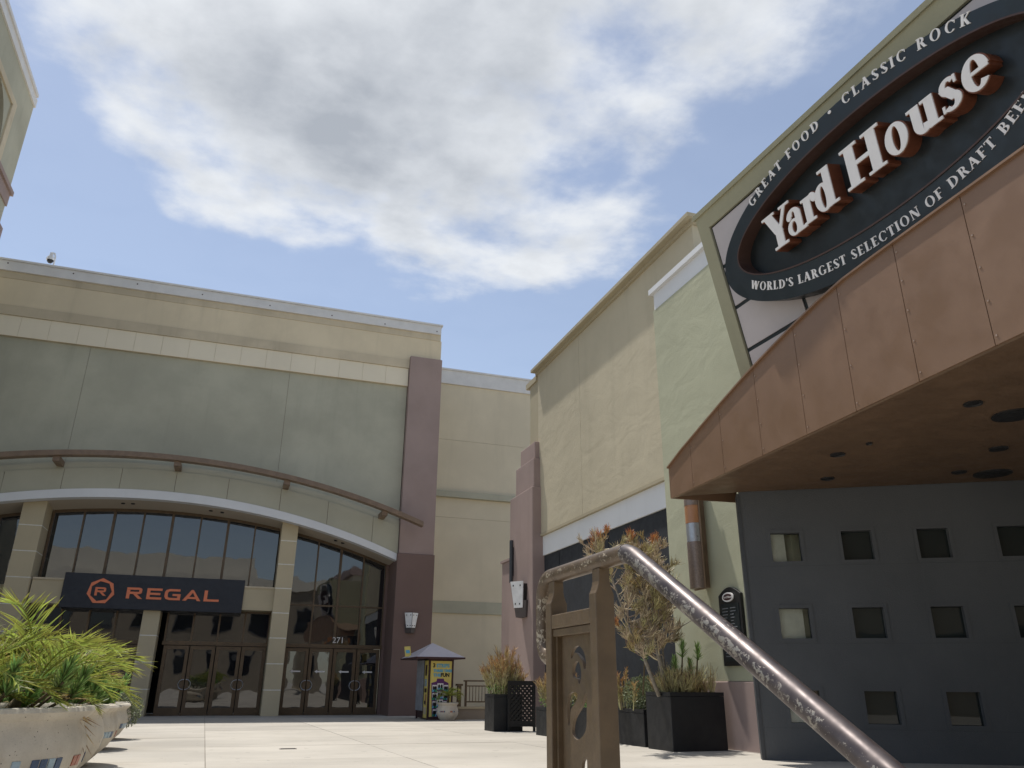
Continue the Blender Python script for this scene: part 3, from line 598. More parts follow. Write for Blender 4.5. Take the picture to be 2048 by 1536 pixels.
for yy in (yl, yr): xw.add([(tX, yy, 13.2), (tX - .5, yy, 13.2), (tX - .5, yy, zsp), (tX, yy, zsp)], [(0, 1, 2, 3)])
xw.add([(tX, y1t, 0), (tX - 6, y1t, 0), (tX - 6, y1t, ZT), (tX, y1t, ZT)], [(0, 1, 2, 3)]); xw.add([(tX, y0t, 0), (tX - 6, y0t, 0), (tX - 6, y0t, ZT), (tX, y0t, ZT)], [(0, 1, 2, 3)])
xw.add([(tX, y0t, ZT), (tX, y1t, ZT), (tX - 6, y1t, ZT), (tX - 6, y0t, ZT)], [(0, 1, 2, 3)])
obj('wall', xw, 'green_wall', tw)
obj('window_glass', MB().box(tX - .55, tX - .45, yl - .1, yr + .1, 13.1, 20.8), 'maroon', tw)
fm = MB().box(tX - .1, tX + .07, ay_ + .02, fy, 13, fz).box(tX - .1, tX + .07, yl - .5, yl - .02, 13, fz).box(tX - .1, tX + .069, yl - .02, ay_ + .02, zsp + 1.93, fz)
obj('window_surround', fm, 'ledge', tw, bevel=.02)
obj('cornice', MB().box(tX - 6, tX + .06, 21.4, tY + .03, ZT, ZT + .36).box(tX - 6, tX + .12, 21.2, tY - .15, ZT + .362, ZT + .50), 'white_metal', tw)
ly, lz = onT(27, 401); ly2, lz2 = onT(16, 423)
obj('ledge', MB().box(tX - .1, tX + .05, 21.4, tY + .05, lz2 - .02, lz - .15).box(tX - .1, tX + .13, 21.4, tY + .13, lz - .148, lz + .03), 'purple', tw)
obj('lower_ledge', MB().box(tX - .1, tX + .11, 21.4, tY + .11, 16.2, 16.7), 'purple', tw)
# ------------------------------------------------------------------ tan building on the right
tb = thing('tan_building', 'tan stucco building with a white lintel over black shades', 'building', (8, 17, 0))
WX = 7.86
for a, b in ((11.55, 17.30), (17.312, 20.34)): obj('wall_panel', MB().box(WX, WX + .5, a, b, 5.07, 9.95), 'tan', tb)
obj('wall_backing', MB().box(WX + .03, 20, 11.6, 21.1, 5.2, 9.9), 'tan_cap', tb)
obj('end_wall', MB().box(WX + .09, 20, 20.342, 21.25, 0, 9.80), 'tan', tb)
obj('coping', MB().box(WX - .06, 20, 11.45, 20.42, 9.952, 10.03).box(WX - .20, 20, 11.38, 20.46, 10.032, 10.12), 'tan_cap', tb)
obj('end_coping', MB().box(WX - .02, 20, 20.47, 21.35, 9.81, 9.98), 'tan_cap', tb)
obj('drip_edge', MB().box(WX - .03, WX + .3, 13.2, 20.34, 5.0, 5.068), 'tan_cap', tb)
obj('lintel', MB().box(WX + .05, WX + .4, 13.0, 20.34, 4.47, 4.998), 'white_paint', tb)
for a, b in ((13.0, 16.1), (16.13, 19.06), (19.10, 20.30)): obj('shade', MB().box(WX + .09, WX + .3, a, b, .0, 4.47), 'black_panel', tb, bevel=.01)
for x0, y0, y1, zt in ((7.60, 20.15, 22.1, 6.42), (7.66, 20.2, 21.75, 7.28), (7.72, 20.26, 21.5, 7.80)):
    obj('pilaster', MB().box(x0, 8.6, y0, y1, (0 if zt < 6.5 else (6.42 if zt < 7.5 else 7.282)), zt), 'purple', tb, bevel=.02)
lw = tag(obj('low_wall', MB().box(8.0, 9.0, 22.11, 24.0, 0, 4.75).box(7.95, 9.05, 22.11, 24.05, 4.752, 4.82), 'purple'), 'mauve wall stub beyond the stepped pilaster', 'wall')
sconce((7.59, 20.78, 3.42), (0, -1, 0), (-1, 0, 0), 1.25, 'large white wall lamp on the stepped mauve pilaster', None)
for i, (y, z0, z1, x) in enumerate(((22.46, 3.19, 5.03, 7.90), (21.75, 3.89, 5.12, 7.53))):
    t = thing('tube_wall_light', ('long dark tube light on the mauve wall stub', 'short dark tube light on the flank of the stepped pilaster')[i], 'lamp', (x, y, z0))
    obj('tube', MB().tube([(x, y, z0), (x, y, z1)], .055, 12), 'charcoal_trim', t, smooth='auto'); obj('bracket', MB().box(x, x + .14, y - .02, y + .02, z0 + .2, z1 - .2), 'black', t)

# ------------------------------------------------------------------ restaurant: green wall, charcoal entrance wall, canopy
rb = thing('restaurant_building', 'pale green stucco restaurant with a charcoal entrance wall and copper canopy', 'building', (8, 10, 0))
GX = 7.78
obj('wall', MB().box(GX, 20, 9.6, 13.16, 1.22, 8.72), 'olive', rb)
obj('upper_mass', MB().box(9.2, 20, -6, 9.59, 4.6, 8.4), 'olive', rb)
obj('plinth', MB().box(GX - .03, 10, 9.6, 13.18, .0, 1.216), 'purple', rb, bevel=.015)
cpz = obj('coping', MB().box(GX + .02, 20, 9.0, 13.14, 8.722, 9.12).box(GX - .06, 20, 9.0, 13.22, 9.122, 9.24), 'white_paint', rb)
aw = rad(32.0); D0 = Vector((7.063, 9.793, 0)); DU = Vector((math.cos(aw), -math.sin(aw), 0)); DN = Vector((-math.sin(aw), -math.cos(aw), 0))
ZS = 3.89
def DP(s, z, d=0.0): return D0 + DU * s + Z3 * z + DN * d
cols_ = (.40, 1.385, 2.405, 3.447); rows_ = ((2.86, 3.275), (1.785, 2.197), (.689, 1.10)); wd = .412; SMAX = 5.2
wall = MB(); us = [0.0]; 
for c in cols_: us += [c, c + wd]
us.append(SMAX); vs_ = [.0]
for a, b in reversed(rows_): vs_ += [a, b]
vs_.append(ZS + .05); TH = .16
for i in range(len(us) - 1):
    for j in range(len(vs_) - 1):
        if i % 2 == 1 and j % 2 == 1:
            a, b, c, d = us[i], us[i + 1], vs_[j], vs_[j + 1]
            for p, q in (((a, c), (b, c)), ((b, c), (b, d)), ((b, d), (a, d)), ((a, d), (a, c))):
                wall.add([DP(*p), DP(*q), DP(*q, -TH), DP(*p, -TH)], [(0, 1, 2, 3)])
            continue
        wall.add([DP(us[i], vs_[j]), DP(us[i + 1], vs_[j]), DP(us[i + 1], vs_[j + 1]), DP(us[i], vs_[j + 1])], [(0, 1, 2, 3)])
wall.add([DP(0, 0), DP(0, ZS), DP(0, ZS, -.5), DP(0, 0, -.5)], [(0, 1, 2, 3)])
ew = obj('entrance_wall', wall, 'charcoal', rb, fix=False)
obj('corner_trim', MB().prism([DP(-.035, 0, .012), DP(.01, 0, .012), DP(.01, ZS, .012), DP(-.035, ZS, .012)], DN * -.3), 'charcoal_trim', rb)
for i, c in enumerate(cols_):
    for j, (z0, z1) in enumerate(rows_):
        fm = MB(); b = .05
        for a0, a1, b0, b1 in ((c - b, c + wd + b, z0 - b, z0), (c - b, c + wd + b, z1, z1 + b), (c - b, c, z0, z1), (c + wd, c + wd + b, z0, z1)):
            fm.prism([DP(a0, b0, -.02), DP(a1, b0, -.02), DP(a1, b1, -.02), DP(a0, b1, -.02)], DN * .028)
        w = obj('window', fm, 'charcoal', rb)
        obj('pane', MB().prism([DP(c - .01, z0 - .01, -.09), DP(c + wd + .01, z0 - .01, -.09), DP(c + wd + .01, z1 + .01, -.09), DP(c - .01, z1 + .01, -.09)], DN * -.008), M['glass_clear'] if i == 0 else M['glass_dim'], w)
        if i == 0:
            obj('blind', MB().prism([DP(c - .02, z0 - .02, -.105), DP(c + wd * (.5 if j == 0 else .82), z0 - .02, -.14), DP(c + wd * (.5 if j == 0 else .82), z1 + .02, -.14), DP(c - .02, z1 + .02, -.105)], DN * -.01), 'pale_blind', w)  # added pale panel imitating daylight seen through the corner glass
for z in (2.79, 1.715, .62): obj('seam', MB().prism([DP(.03, z, -.005), DP(SMAX, z, -.005), DP(SMAX, z + .006, -.005), DP(.03, z + .004, -.005)], DN * .0062), 'charcoal_trim', rb)
obj('interior', MB().prism([DP(.05, 0, -.55), DP(SMAX, 0, -.55), DP(SMAX, ZS, -.55), DP(.05, ZS, -.55)], DN * -.05), 'dark_int', rb)
for s0, s1, z0, z1, k in ((2.2, 2.75, 1.5, 2.5, 'ramp_conc'), (1.3, 1.9, .6, .95, 'bronze'), (2.2, 2.6, .5, 1.3, 'brown_metal')):
    obj('interior_fitting', MB().prism([DP(s0, z0, -.4), DP(s1, z0, -.4), DP(s1, z1, -.4), DP(s0, z1, -.4)], DN * -.1), k, rb)
# canopy
FX = lambda y: 5.841 + (y - 4.029) * .0659
ftop = [(10.45, 4.39), (9.95, 4.55), (9.325, 4.718), (8.68, 4.89), (8.03, 5.049), (7.45, 5.17), (6.859, 5.281), (6.4, 5.355), (5.948, 5.403), (5.4, 5.412), (-3.0, 5.412)]
def ft(y):
    for (ya, za), (yb, zb) in zip(ftop[:-1], ftop[1:]):
        if yb <= y <= ya: return za + (zb - za) * (ya - y) / (ya - yb)
    return ftop[-1][1]
seams = []
for px, py in ((1367, 974), (1435, 945), (1513, 909), (1606, 867.5), (1712.5, 822), (1842, 763), (2000, 692.5)):
    d = ray(px, py); seams.append((CAM + d * ((ZS - H) / d.z)).y)
seams = [10.42] + seams + [3.35, 2.2, 1.0, -.3, -1.6, -3.0]
FN = Vector((-1, .0659, 0)).normalized()
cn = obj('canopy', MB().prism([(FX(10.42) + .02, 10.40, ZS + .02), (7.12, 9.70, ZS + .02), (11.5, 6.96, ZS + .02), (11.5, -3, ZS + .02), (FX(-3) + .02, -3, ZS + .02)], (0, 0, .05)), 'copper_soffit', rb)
for a, b in zip(seams[:-1], seams[1:]):
    Y_ = xsr(a - .004, b + .004, 5); P = [Vector((FX(y), y, ZS)) for y in Y_]; Q = [Vector((FX(y), y, ft(y))) for y in Y_]
    f = obj('fascia_panel', MB().strip(P, Q, -FN * .03), 'copper', cn)
    if a < 10.4:
        zt = ft(a) - .12; k = 0; hgt = zt - ZS - .08; m = max(2, int(hgt / .33) + 1)
        for q in range(m):
            for dy in (-.035,):
                z = ZS + .08 + hgt * q / (m - 1); obj('rivet', MB().obox(Vector((FX(a + dy), a + dy, z)) + FN * .003, FN.cross(Z3), Z3, FN, .008, .008, .004), 'rivet', cn)
Y_ = [y for y, z in ftop]
obj('fascia_cap', MB().strip([Vector((FX(y), y, ft(y) - .012)) + FN * .03 for y in Y_], [Vector((FX(y), y, ft(y) + .012)) + FN * .03 for y in Y_], -FN * .14), 'copper', cn)
obj('fascia_backing', MB().strip([Vector((FX(y) + .035, y, ZS + .01)) for y in Y_], [Vector((FX(y) + .035, y, ft(y) - .02)) for y in Y_], (.05, 0, 0)), 'brown_metal', cn)
obj('end_cap', MB().prism([(FX(10.42), 10.42, ZS), (7.4, 10.30, ZS), (7.4, 10.30, 4.38), (FX(10.42), 10.42, 4.38)], (0, .02, 0)), 'copper', cn)
obj('canopy_roof', MB().strip([Vector((FX(y) + .04, y, ft(y) - .06)) for y in Y_], [Vector((9.3, y, ft(y) - .05)) for y in Y_], (0, 0, -.03)), 'brown_metal', cn)
for px, py, r in ((1946, 807, .085), (2028, 830, .2), (1675, 909, .085), (1655, 957, .085), (1997, 897, .1), (1985, 947, .22), (1918, 944, .085), (1738, 887, .035)):
    d = ray(px, py); p = CAM + d * ((ZS + .015 - H) / d.z); obj('downlight', MB().lathe([(0, .0), (r * .8, .0), (r, -.012), (r * 1.08, -.012), (r * 1.08, .02)], (p.x, p.y, ZS + .014), 24), 'black', cn, smooth='auto')
# leaning sign board above the canopy
yw, ln = rad(1.8), rad(12)
SU = Vector((math.sin(yw), -math.cos(yw), 0)); NH = Vector((-math.cos(yw), -math.sin(yw), 0))
SV = Z3 * math.cos(ln) + NH * math.sin(ln); SN = SU.cross(SV)
if SN.dot(NH) < 0: SN = -SN
P0 = Vector((6.35, 8.0, 5.4))
def SP(u, v, d=0.0): return P0 + SU * u + SV * v + SN * d
def suv(px, py, off=0.0):
    d = ray(px, py); o = P0 + SN * off; q = CAM + d * ((o - CAM).dot(SN) / d.dot(SN)) - o; return q.dot(SU), q.dot(SV)
uo = suv(1400, 440)[0]; ui = suv(1425, 455)[0]; vt = suv(1400, 440)[1]; vi = suv(1425, 455)[1]; UE = 8.5
def spr(u0, u1, v0, v1, d0, d1): return MB().prism([SP(u0, v0, d0), SP(u1, v0, d0), SP(u1, v1, d0), SP(u0, v1, d0)], SN * (d1 - d0))
sbd = obj('sign_wall', MB().prism([SP(uo, -.6), SP(uo, vt - .03), SP(uo, vt - .03) + Vector((2.2, 0, 0)), SP(uo, -.6) + Vector((1.6, 0, 0))], SU * (UE - uo)), 'olive_frame', rb)
obj('frame_edge', spr(uo - .03, ui, -.6, vt, .002, .06), 'olive_frame', sbd); obj('frame_edge', spr(ui, UE, vi, vt, .002, .06), 'olive_frame', sbd)
obj('frame_cap', spr(uo - .06, UE, vt, vt + .07, -.2, .09), 'olive_frame', sbd)
obj('grid_backing', spr(ui, UE, -.6, vi, .004, .02), 'sign_ring', sbd)
um = suv(1614, 605)[0]; v1_ = suv(1506, 697)[1]; v2_ = suv(1479, 613)[1]; du = um - ui
vg = [v1_ - (v2_ - v1_) * k for k in range(2, 0, -1)] + [v1_ + (v2_ - v1_) * k for k in range(0, 8)]
vg = [v for v in vg if v < vi - .05] + [vi]
u = ui + .0
for i in range(8):
    for a, b in zip(vg[:-1], vg[1:]):
        obj('sign_pane', spr(u + .03, u + du - .03, a + .028, b - .028, .022, .034), 'sign_panel', sbd)
    u += du
# the oval sign
ov = thing('oval_sign', 'dark oval Yard House restaurant sign leaning out above the copper canopy', 'sign', tuple(SP(2.6, 0)))
EO = (2.58, 1.075, 2.46, .955); EI = (2.62, 1.15, 2.20, .645)
def ell(E, n=96, k=1.0): return [(E[0] + E[2] * k * math.cos(2 * math.pi * i / n), E[1] + E[3] * k * math.sin(2 * math.pi * i / n)) for i in range(n + 1)]
D1, D2 = .10, .30
O_, I_ = ell(EO), ell(EI)
obj('ring', MB().strip([SP(u, v, .05) for u, v in O_], [SP(u, v, .05) for u, v in I_], SN * (D2 - .05)), 'sign_ring', ov, smooth='auto')
I2 = [(EI[0] + (u - EI[0]) * .99, EI[1] + (v - EI[1]) * .97) for u, v in I_]
obj('inner_trim', MB().strip([SP(u, v, .1) for u, v in I_], [SP(u, v, .1) for u, v in I2], SN * (D2 + .012 - .1)), 'ring_trim', ov, smooth='auto')
obj('board', MB().prism([SP(u, v, .06) for u, v in I_[:-1]], SN * (D1 - .06)), 'sign_dark', ov)
obj('mount', MB().strip([SP(u, v, .02) for u, v in ell(EO, 96, .96)], [SP(u, v, .02) for u, v in ell(EI, 96, 1.02)], SN * .03), 'black', ov)
cap = .475; LET = [('Y', .98, .965), ('a', 1.385, .985), ('r', 1.665, 1.0), ('d', 1.885, 1.01), ('H', 2.37, 1.02), ('o', 2.955, 1.035), ('u', 3.27, 1.045), ('s', 3.645, 1.06), ('e', 3.905, 1.07)]
for ch, u0, v0 in LET:
    pl = lambda x, y: SP(u0 + x * cap * .96, v0 + y * cap)
    L = obj('letter', glyph(MB(), LOWER[ch], pl, SN, D1, .285, e=.026, shear=.10), 'letter_side', ov)
    obj('letter_face', glyph(MB(), LOWER[ch], pl, SN, .288, .302, shear=.10), 'letter_white', L)
def ringtext(s, E, h, x_start, x_end, top):
    tot = sum(CAPS[c][0] for c in s); N = 400
    a0, a1 = ((math.acos((x_start - E[0]) / E[2])), math.acos((x_end - E[0]) / E[2])); A = [a0 + (a1 - a0) * i / N for i in range(N + 1)]; sg = 1 if top else -1
    P = [(E[0] + E[2] * math.cos(a), E[1] + sg * E[3] * math.sin(a)) for a in A]; cum = [0.0]
    for p, q in zip(P[:-1], P[1:]): cum.append(cum[-1] + math.hypot(q[0] - p[0], q[1] - p[1]))
    k = cum[-1] / tot; w = 0.0
    for c in s:
        adv = CAPS[c][0]; t = (w + adv / 2) * k; i = max(1, min(N, next(i for i, q in enumerate(cum) if q >= min(t, cum[-1] - 1e-6)))); w += adv
        tx, ty = P[i][0] - P[i - 1][0], P[i][1] - P[i - 1][1]; l = math.hypot(tx, ty); tx /= l; ty /= l
        f = (t - cum[i - 1]) / max(cum[i] - cum[i - 1], 1e-9); bx, by = P[i - 1][0] + (P[i][0] - P[i - 1][0]) * f, P[i - 1][1] + (P[i][1] - P[i - 1][1]) * f
        if not CAPS[c][1]: continue
        kk = min(k * .94, h * 1.25)
        pl = lambda x, y: SP(bx + (x - adv / 2) * kk * tx - y * h * ty, by + (x - adv / 2) * kk * ty + y * h * tx)
        obj('ring_letter', glyph(MB(), CAPS[c], pl, SN, D2 - .002, D2 + .008, e=-.010), 'letter_white', ov)
ringtext('GREAT FOOD • CLASSIC ROCK', (2.56, 1.10, 2.26, .84), .116, .93, 4.22, True)
ringtext("WORLD'S LARGEST SELECTION OF DRAFT BEER", (2.50, 1.08, 2.20, .80), .110, .50, 4.46, False)

# wall light, menu case on the green wall
lx, ly_ = GX - .26, 11.92
lt = thing('tube_wall_light', 'tall half-round wall light with amber and silver bands on the pale green wall', 'lamp', (lx, ly_, 2.72))
def half(z0, z1, r): 
    a = [math.pi * (.5 + i / 12) for i in range(13)]; return MB().prism([(lx + .08 + r * math.cos(t), ly_ + r * math.sin(t), z0) for t in a], (0, 0, z1 - z0))
z = 2.72
for z0, z1, m_, r in ((2.72, 3.52, 'lamp_metal', .155), (3.522, 3.85, 'lamp_silver', .150), (3.852, 4.17, 'amber', .152), (4.172, 4.9, 'lamp_metal', .155)):
    obj('shade_section', half(z0, z1, r), m_, lt, smooth='auto')
obj('back_channel', MB().box(lx + .101, GX + .0, ly_ - .07, ly_ + .07, 2.74, 4.9), 'rust' if 'rust' in M else 'brown_metal', lt)
obj('back_plate', MB().box(lx + .085, lx + .10, ly_ - .19, ly_ + .17, 2.70, 4.9), 'brown_metal', lt)
mc = thing('menu_case', 'black wall-mounted menu case with arched top and small oval restaurant badge', 'menu', (GX - .05, 11.25, 1.45))
my0, my1 = 10.93, 11.55
tp = [(GX - .06, my1 + (my0 - my1) * i / 12, 2.56 + .12 * math.sin(math.pi * i / 12)) for i in range(13)]
obj('case', MB().prism([(GX - .06, my1, 1.45)] + tp + [(GX - .06, my0, 1.45)], (.058, 0, 0)), 'black', mc, bevel=.006)
obj('menu_sheet', MB().box(GX - .066, GX - .061, my0 + .06, my1 - .06, 1.52, 2.42), 'sign_ring', mc)
for r in range(16):
    for c in range(2):
        y0 = my1 - .10 - c * .22; obj('menu_line', MB().box(GX - .069, GX - .0665, y0 - random.uniform(.07, .17), y0, 2.34 - r * .05, 2.352 - r * .05), 'curtain', mc)
bd = obj('badge', MB().prism([(GX - .07, 11.24 + .155 * math.cos(t), 2.52 + .075 * math.sin(t)) for t in [math.pi * i / 16 for i in range(32)]], (-.02, 0, 0)), 'letter_white', mc)
obj('badge_face', MB().prism([(GX - .091, 11.24 + .125 * math.cos(t), 2.52 + .052 * math.sin(t)) for t in [math.pi * i / 16 for i in range(32)]], (-.004, 0, 0)), 'maroon', bd)
ftext('badge_text', 'Yard House', .052, Vector((GX - .0965, 11.24 + .115, 2.503)), -Y3, Z3, 'letter_white', bd, .001)

# ------------------------------------------------------------------ building across the street behind the viewer (seen mirrored in the cinema glass)
ob = thing('opposite_building', 'sunlit beige office block with square windows mirrored in the cinema glass', 'building', (-4, -26, -.3))
obj('wall', MB().box(-34, 9, -40, -26, -.3, 10.2), 'opp_wall', ob); obj('cornice_band', MB().box(-34.3, 9.3, -40, -25.6, 10.2, 11.4), 'opp_band', ob); obj('setback', MB().box(-30, 2, -40, -28.5, 11.4, 13.8), 'opp_band', ob)
for i in range(11):
    for j in range(2):
        x = -32 + i * 3.8; z = 1.6 + j * 4.3; w = obj('window', MB().box(x, x + 2.0, -26.0, -25.93, z, z + 2.3), 'charcoal_trim', ob); obj('pane', MB().box(x + .1, x + 1.9, -25.93, -25.92, z + .1, z + 2.2), 'glass', w)
ot = thing('side_street_building', 'taller cream block beyond the steps mirrored in the cinema glass', 'building', (24, -30, -.3))
obj('wall', MB().box(12, 40, -44, -30, -.3, 13), 'cream_far', ot); obj('parapet', MB().box(11.7, 40.3, -44, -29.7, 13, 13.8), 'purple', ot)
for i in range(6):
    for j in range(3): x = 13.5 + i * 4.4; w = obj('window', MB().box(x, x + 2.2, -30, -29.94, 1.5 + 3.8 * j, 3.7 + 3.8 * j), 'charcoal_trim', ot); obj('pane', MB().box(x + .1, x + 2.1, -29.94, -29.93, 1.6 + 3.8 * j, 3.6 + 3.8 * j), 'glass', w)
# ------------------------------------------------------------------ plants
def rv(): 
    while True:
        v = Vector((random.uniform(-1, 1), random.uniform(-1, 1), random.uniform(-1, 1)))
        if 0.01 < v.length < 1: return v.normalized()
def stick(mb, p, d, L, r, t0, t1, bend=.25, sides=3):
    d = d.normalized(); side = rv() * bend; mid = p + (d + side * .3).normalized() * L * .5; end = p + (d * .8 + Vector((0, 0, .45)) * bend * 2 + side).normalized() * L
    mb.tube([p, mid, end], [r, r * .85, r * .55], sides, False, [t0, (t0 + t1) / 2, t1], random.random())
    return end
def broom(mb, p, d, L, n, spread, t0=0.0, t1=1.0, r=.0045):
    for i in range(n):
        dd = (d.normalized() + rv() * spread).normalized(); q = p + d.normalized() * random.uniform(-.35, .25) * L
        l = L * random.uniform(.55, 1.1); e = stick(mb, q, dd, l, r, t0, t0 + (t1 - t0) * random.uniform(.5, 1.0))
        if random.random() < .55:
            for k in range(2): stick(mb, q.lerp(e, random.uniform(.35, .7)), dd + rv() * .7, l * .5, r * .8, t0 + (t1 - t0) * .4, t0 + (t1 - t0) * random.uniform(.6, 1))
def leafbush(mb, c, rx, ry, rz, n, L, w, up_=.5, tips=(0, 1), droop=False):
    for i in range(n):
        v = rv(); k = random.random() ** .4; p = Vector(c) + Vector((v.x * rx * k, v.y * ry * k, v.z * rz * k))
        d = (v * (1 - up_) + Vector((0, 0, 1)) * up_ * (-1 if droop else 1) + rv() * .45).normalized(); s = d.cross(rv()).normalized() * w * random.uniform(.7, 1.2); l = L * random.uniform(.6, 1.2)
        mb.add([p - s * .3, p + s * .3, p + d * l * .5 + s, p + d * l, p + d * l * .5 - s], [(0, 1, 2, 3, 4)], [tips[0], tips[0], (tips[0] + tips[1]) / 2, tips[1], (tips[0] + tips[1]) / 2], random.random())
def needletuft(mb, p, d, n, L, w):                 # rosette of upright narrow leaves at the end of a stem
    for i in range(n):
        t = random.random(); dd = (d.normalized() + rv() * (.35 + .6 * (1 - t))).normalized(); q = p + d.normalized() * (t - .6) * L * 1.3; s = dd.cross(rv()).normalized() * w; l = L * random.uniform(.6, 1.05)
        mb.add([q - s, q + s, q + dd * l * .7 + s * .8, q + dd * l, q + dd * l * .7 - s * .8], [(0, 1, 2, 3, 4)], [0, 0, .7, 1, .7], random.random())
def frond(az, el, L, dry=False, curl=1.0):
    mb = MB(); n = 16; pts = []; p = Vector((0, 0, 0)); a = el
    for i in range(n + 1):
        pts.append(p.copy()); p = p + Vector((math.cos(az) * math.cos(a), math.sin(az) * math.cos(a), math.sin(a))) * (L / n); a -= curl * (.04 + .10 * i / n)
    mb.tube(pts, [.0085 - .006 * i / n for i in range(n + 1)], 4, False, [.6] * (n + 1), .5); sidev = Vector((-math.sin(az), math.cos(az), 0)); m = 27
    for i in range(m):
        t = .16 + .84 * i / (m - 1); f = t * n; k = min(int(f), n - 1); q = pts[k].lerp(pts[k + 1], f - k); tn = (pts[k + 1] - pts[k]).normalized(); upv = sidev.cross(tn) * -1
        if upv.z < 0: upv = -upv
        ll = (.13 + .20 * math.sin(math.pi * min(t * .92 + .05, 1))) * L * 1.05 * random.uniform(.8, 1.12)
        for s in (-1, 1):
            if random.random() < (.22 if dry else .05): continue
            d = (sidev * s * .75 + tn * (.75 + .6 * t) + upv * random.uniform(.15, .6) + rv() * .2).normalized(); w = d.cross(upv).normalized() * .0054 * random.uniform(.7, 1.3)
            e = q + d * ll; drop = Vector((0, 0, -.10 * ll * random.uniform(.2, 1.8))); v = random.random(); md = q + d * ll * .5 + drop * .15
            mb.add([q - w * .5, q + w * .5, md + w, e + drop, md - w], [(0, 1, 2, 3, 4)], [.1, .1, .45 + .3 * t, 1.0, .45 + .3 * t], v)
    return mb

# ------------------------------------------------------------------ cast-stone bowls with palms
def bowl_profile(R, hh):
    k = hh / .68
    if R < .5: return [(0, 0), (R * .62, 0), (R * .64, .02), (R * .80, .10 * k), (R * .95, .22 * k), (R, .33 * k), (R * .97, .42 * k), (R * .88, .52 * k), (R * .86, .58 * k), (R * .93, .64 * k), (R * .98, .66 * k), (R * .98, .69 * k), (R * .96, .70 * k), (R * .84, .70 * k), (R * .80, .66 * k), (R * .78, .58 * k), (0, .57 * k)]
    return [(0, .0), (R - .31, 0), (R - .29, .02 * k), (R - .19, .12 * k), (R - .085, .22 * k), (R - .02, .33 * k), (R, .42 * k), (R - .015, .5 * k), (R - .045, .57 * k), (R - .04, .605 * k), (R - .005, .63 * k), (R + .012, .655 * k), (R, .68 * k), (R - .055, .685 * k), (R - .075, .66 * k), (R - .085, .58 * k), (0, .57 * k)]
def rad_at(prof, z):
    for (r0, z0), (r1, z1) in zip(prof[1:-4], prof[2:-3]):
        if z0 <= z <= z1: return r0 + (r1 - r0) * (z - z0) / max(z1 - z0, 1e-6), (r1 - r0) / max(z1 - z0, 1e-6)
    return prof[5][0], 0
def make_bowl(x, y, R, hh, label, group, tiles=True, size=1.0):
    t = thing('bowl_planter', label, 'planter', (x, y, gz(y)), group); prof = bowl_profile(R, hh); zb = gz(y)
    b = obj('bowl', MB().lathe(prof[:-1], (x, y, zb), 72), 'bowl', t, smooth='auto'); obj('soil', MB().lathe([(0, .6 * hh / .68), (R - .083 if R > .5 else R * .78, .6 * hh / .68)], (x, y, zb), 40), 'soil', t)
    tw_, th_ = .058 * size, .068 * size; zc = .355 * hh / .68; r, sl = rad_at(prof, zc); N = int(2 * math.pi * R / (tw_ * 1.12)); off = random.randint(0, 6)
    tilt = math.atan(sl)
    for i in range(N):
        if (i + off) % 9 in (4, 5, 6, 7, 8) and random.random() < .85: continue
        a = 2 * math.pi * i / N; n_ = Vector((math.cos(a) * math.cos(tilt), math.sin(a) * math.cos(tilt), -math.sin(tilt))); s_ = Vector((-math.sin(a), math.cos(a), 0))
        c = Vector((x + r * math.cos(a), y + r * math.sin(a), zb + zc)); q = random.random()
        obj('tile', MB().obox(c, s_, n_.cross(s_), n_, tw_ / 2 * .92, th_ / 2, .006), 'tile_blue' if q < .6 else ('tile_pale' if q < .85 else 'tile_red'), b)
    return t
BOWLS = [(-1.69, 6.95), (-1.82, 8.95), (-1.95, 11.3), (-2.14, 14.3), (-2.35, 17.0)]
lab_b = ['cast-stone bowl planter with mosaic tiles at the stair end of the row', 'cast-stone bowl planter, second from the stairs', 'middle cast-stone bowl planter of the row along the plaza', 'cast-stone bowl planter with blue tiles beside the last trailing shrub', 'cast-stone bowl planter with trailing grey shrub nearest the cinema doors']
lab_p = ['feather-leaved palm with yellow dying fronds in the bowl at the stair end', 'feather-leaved palm in the second bowl from the stairs', 'feather-leaved palm in the middle bowl', 'small bright green palm in the fourth bowl', '']
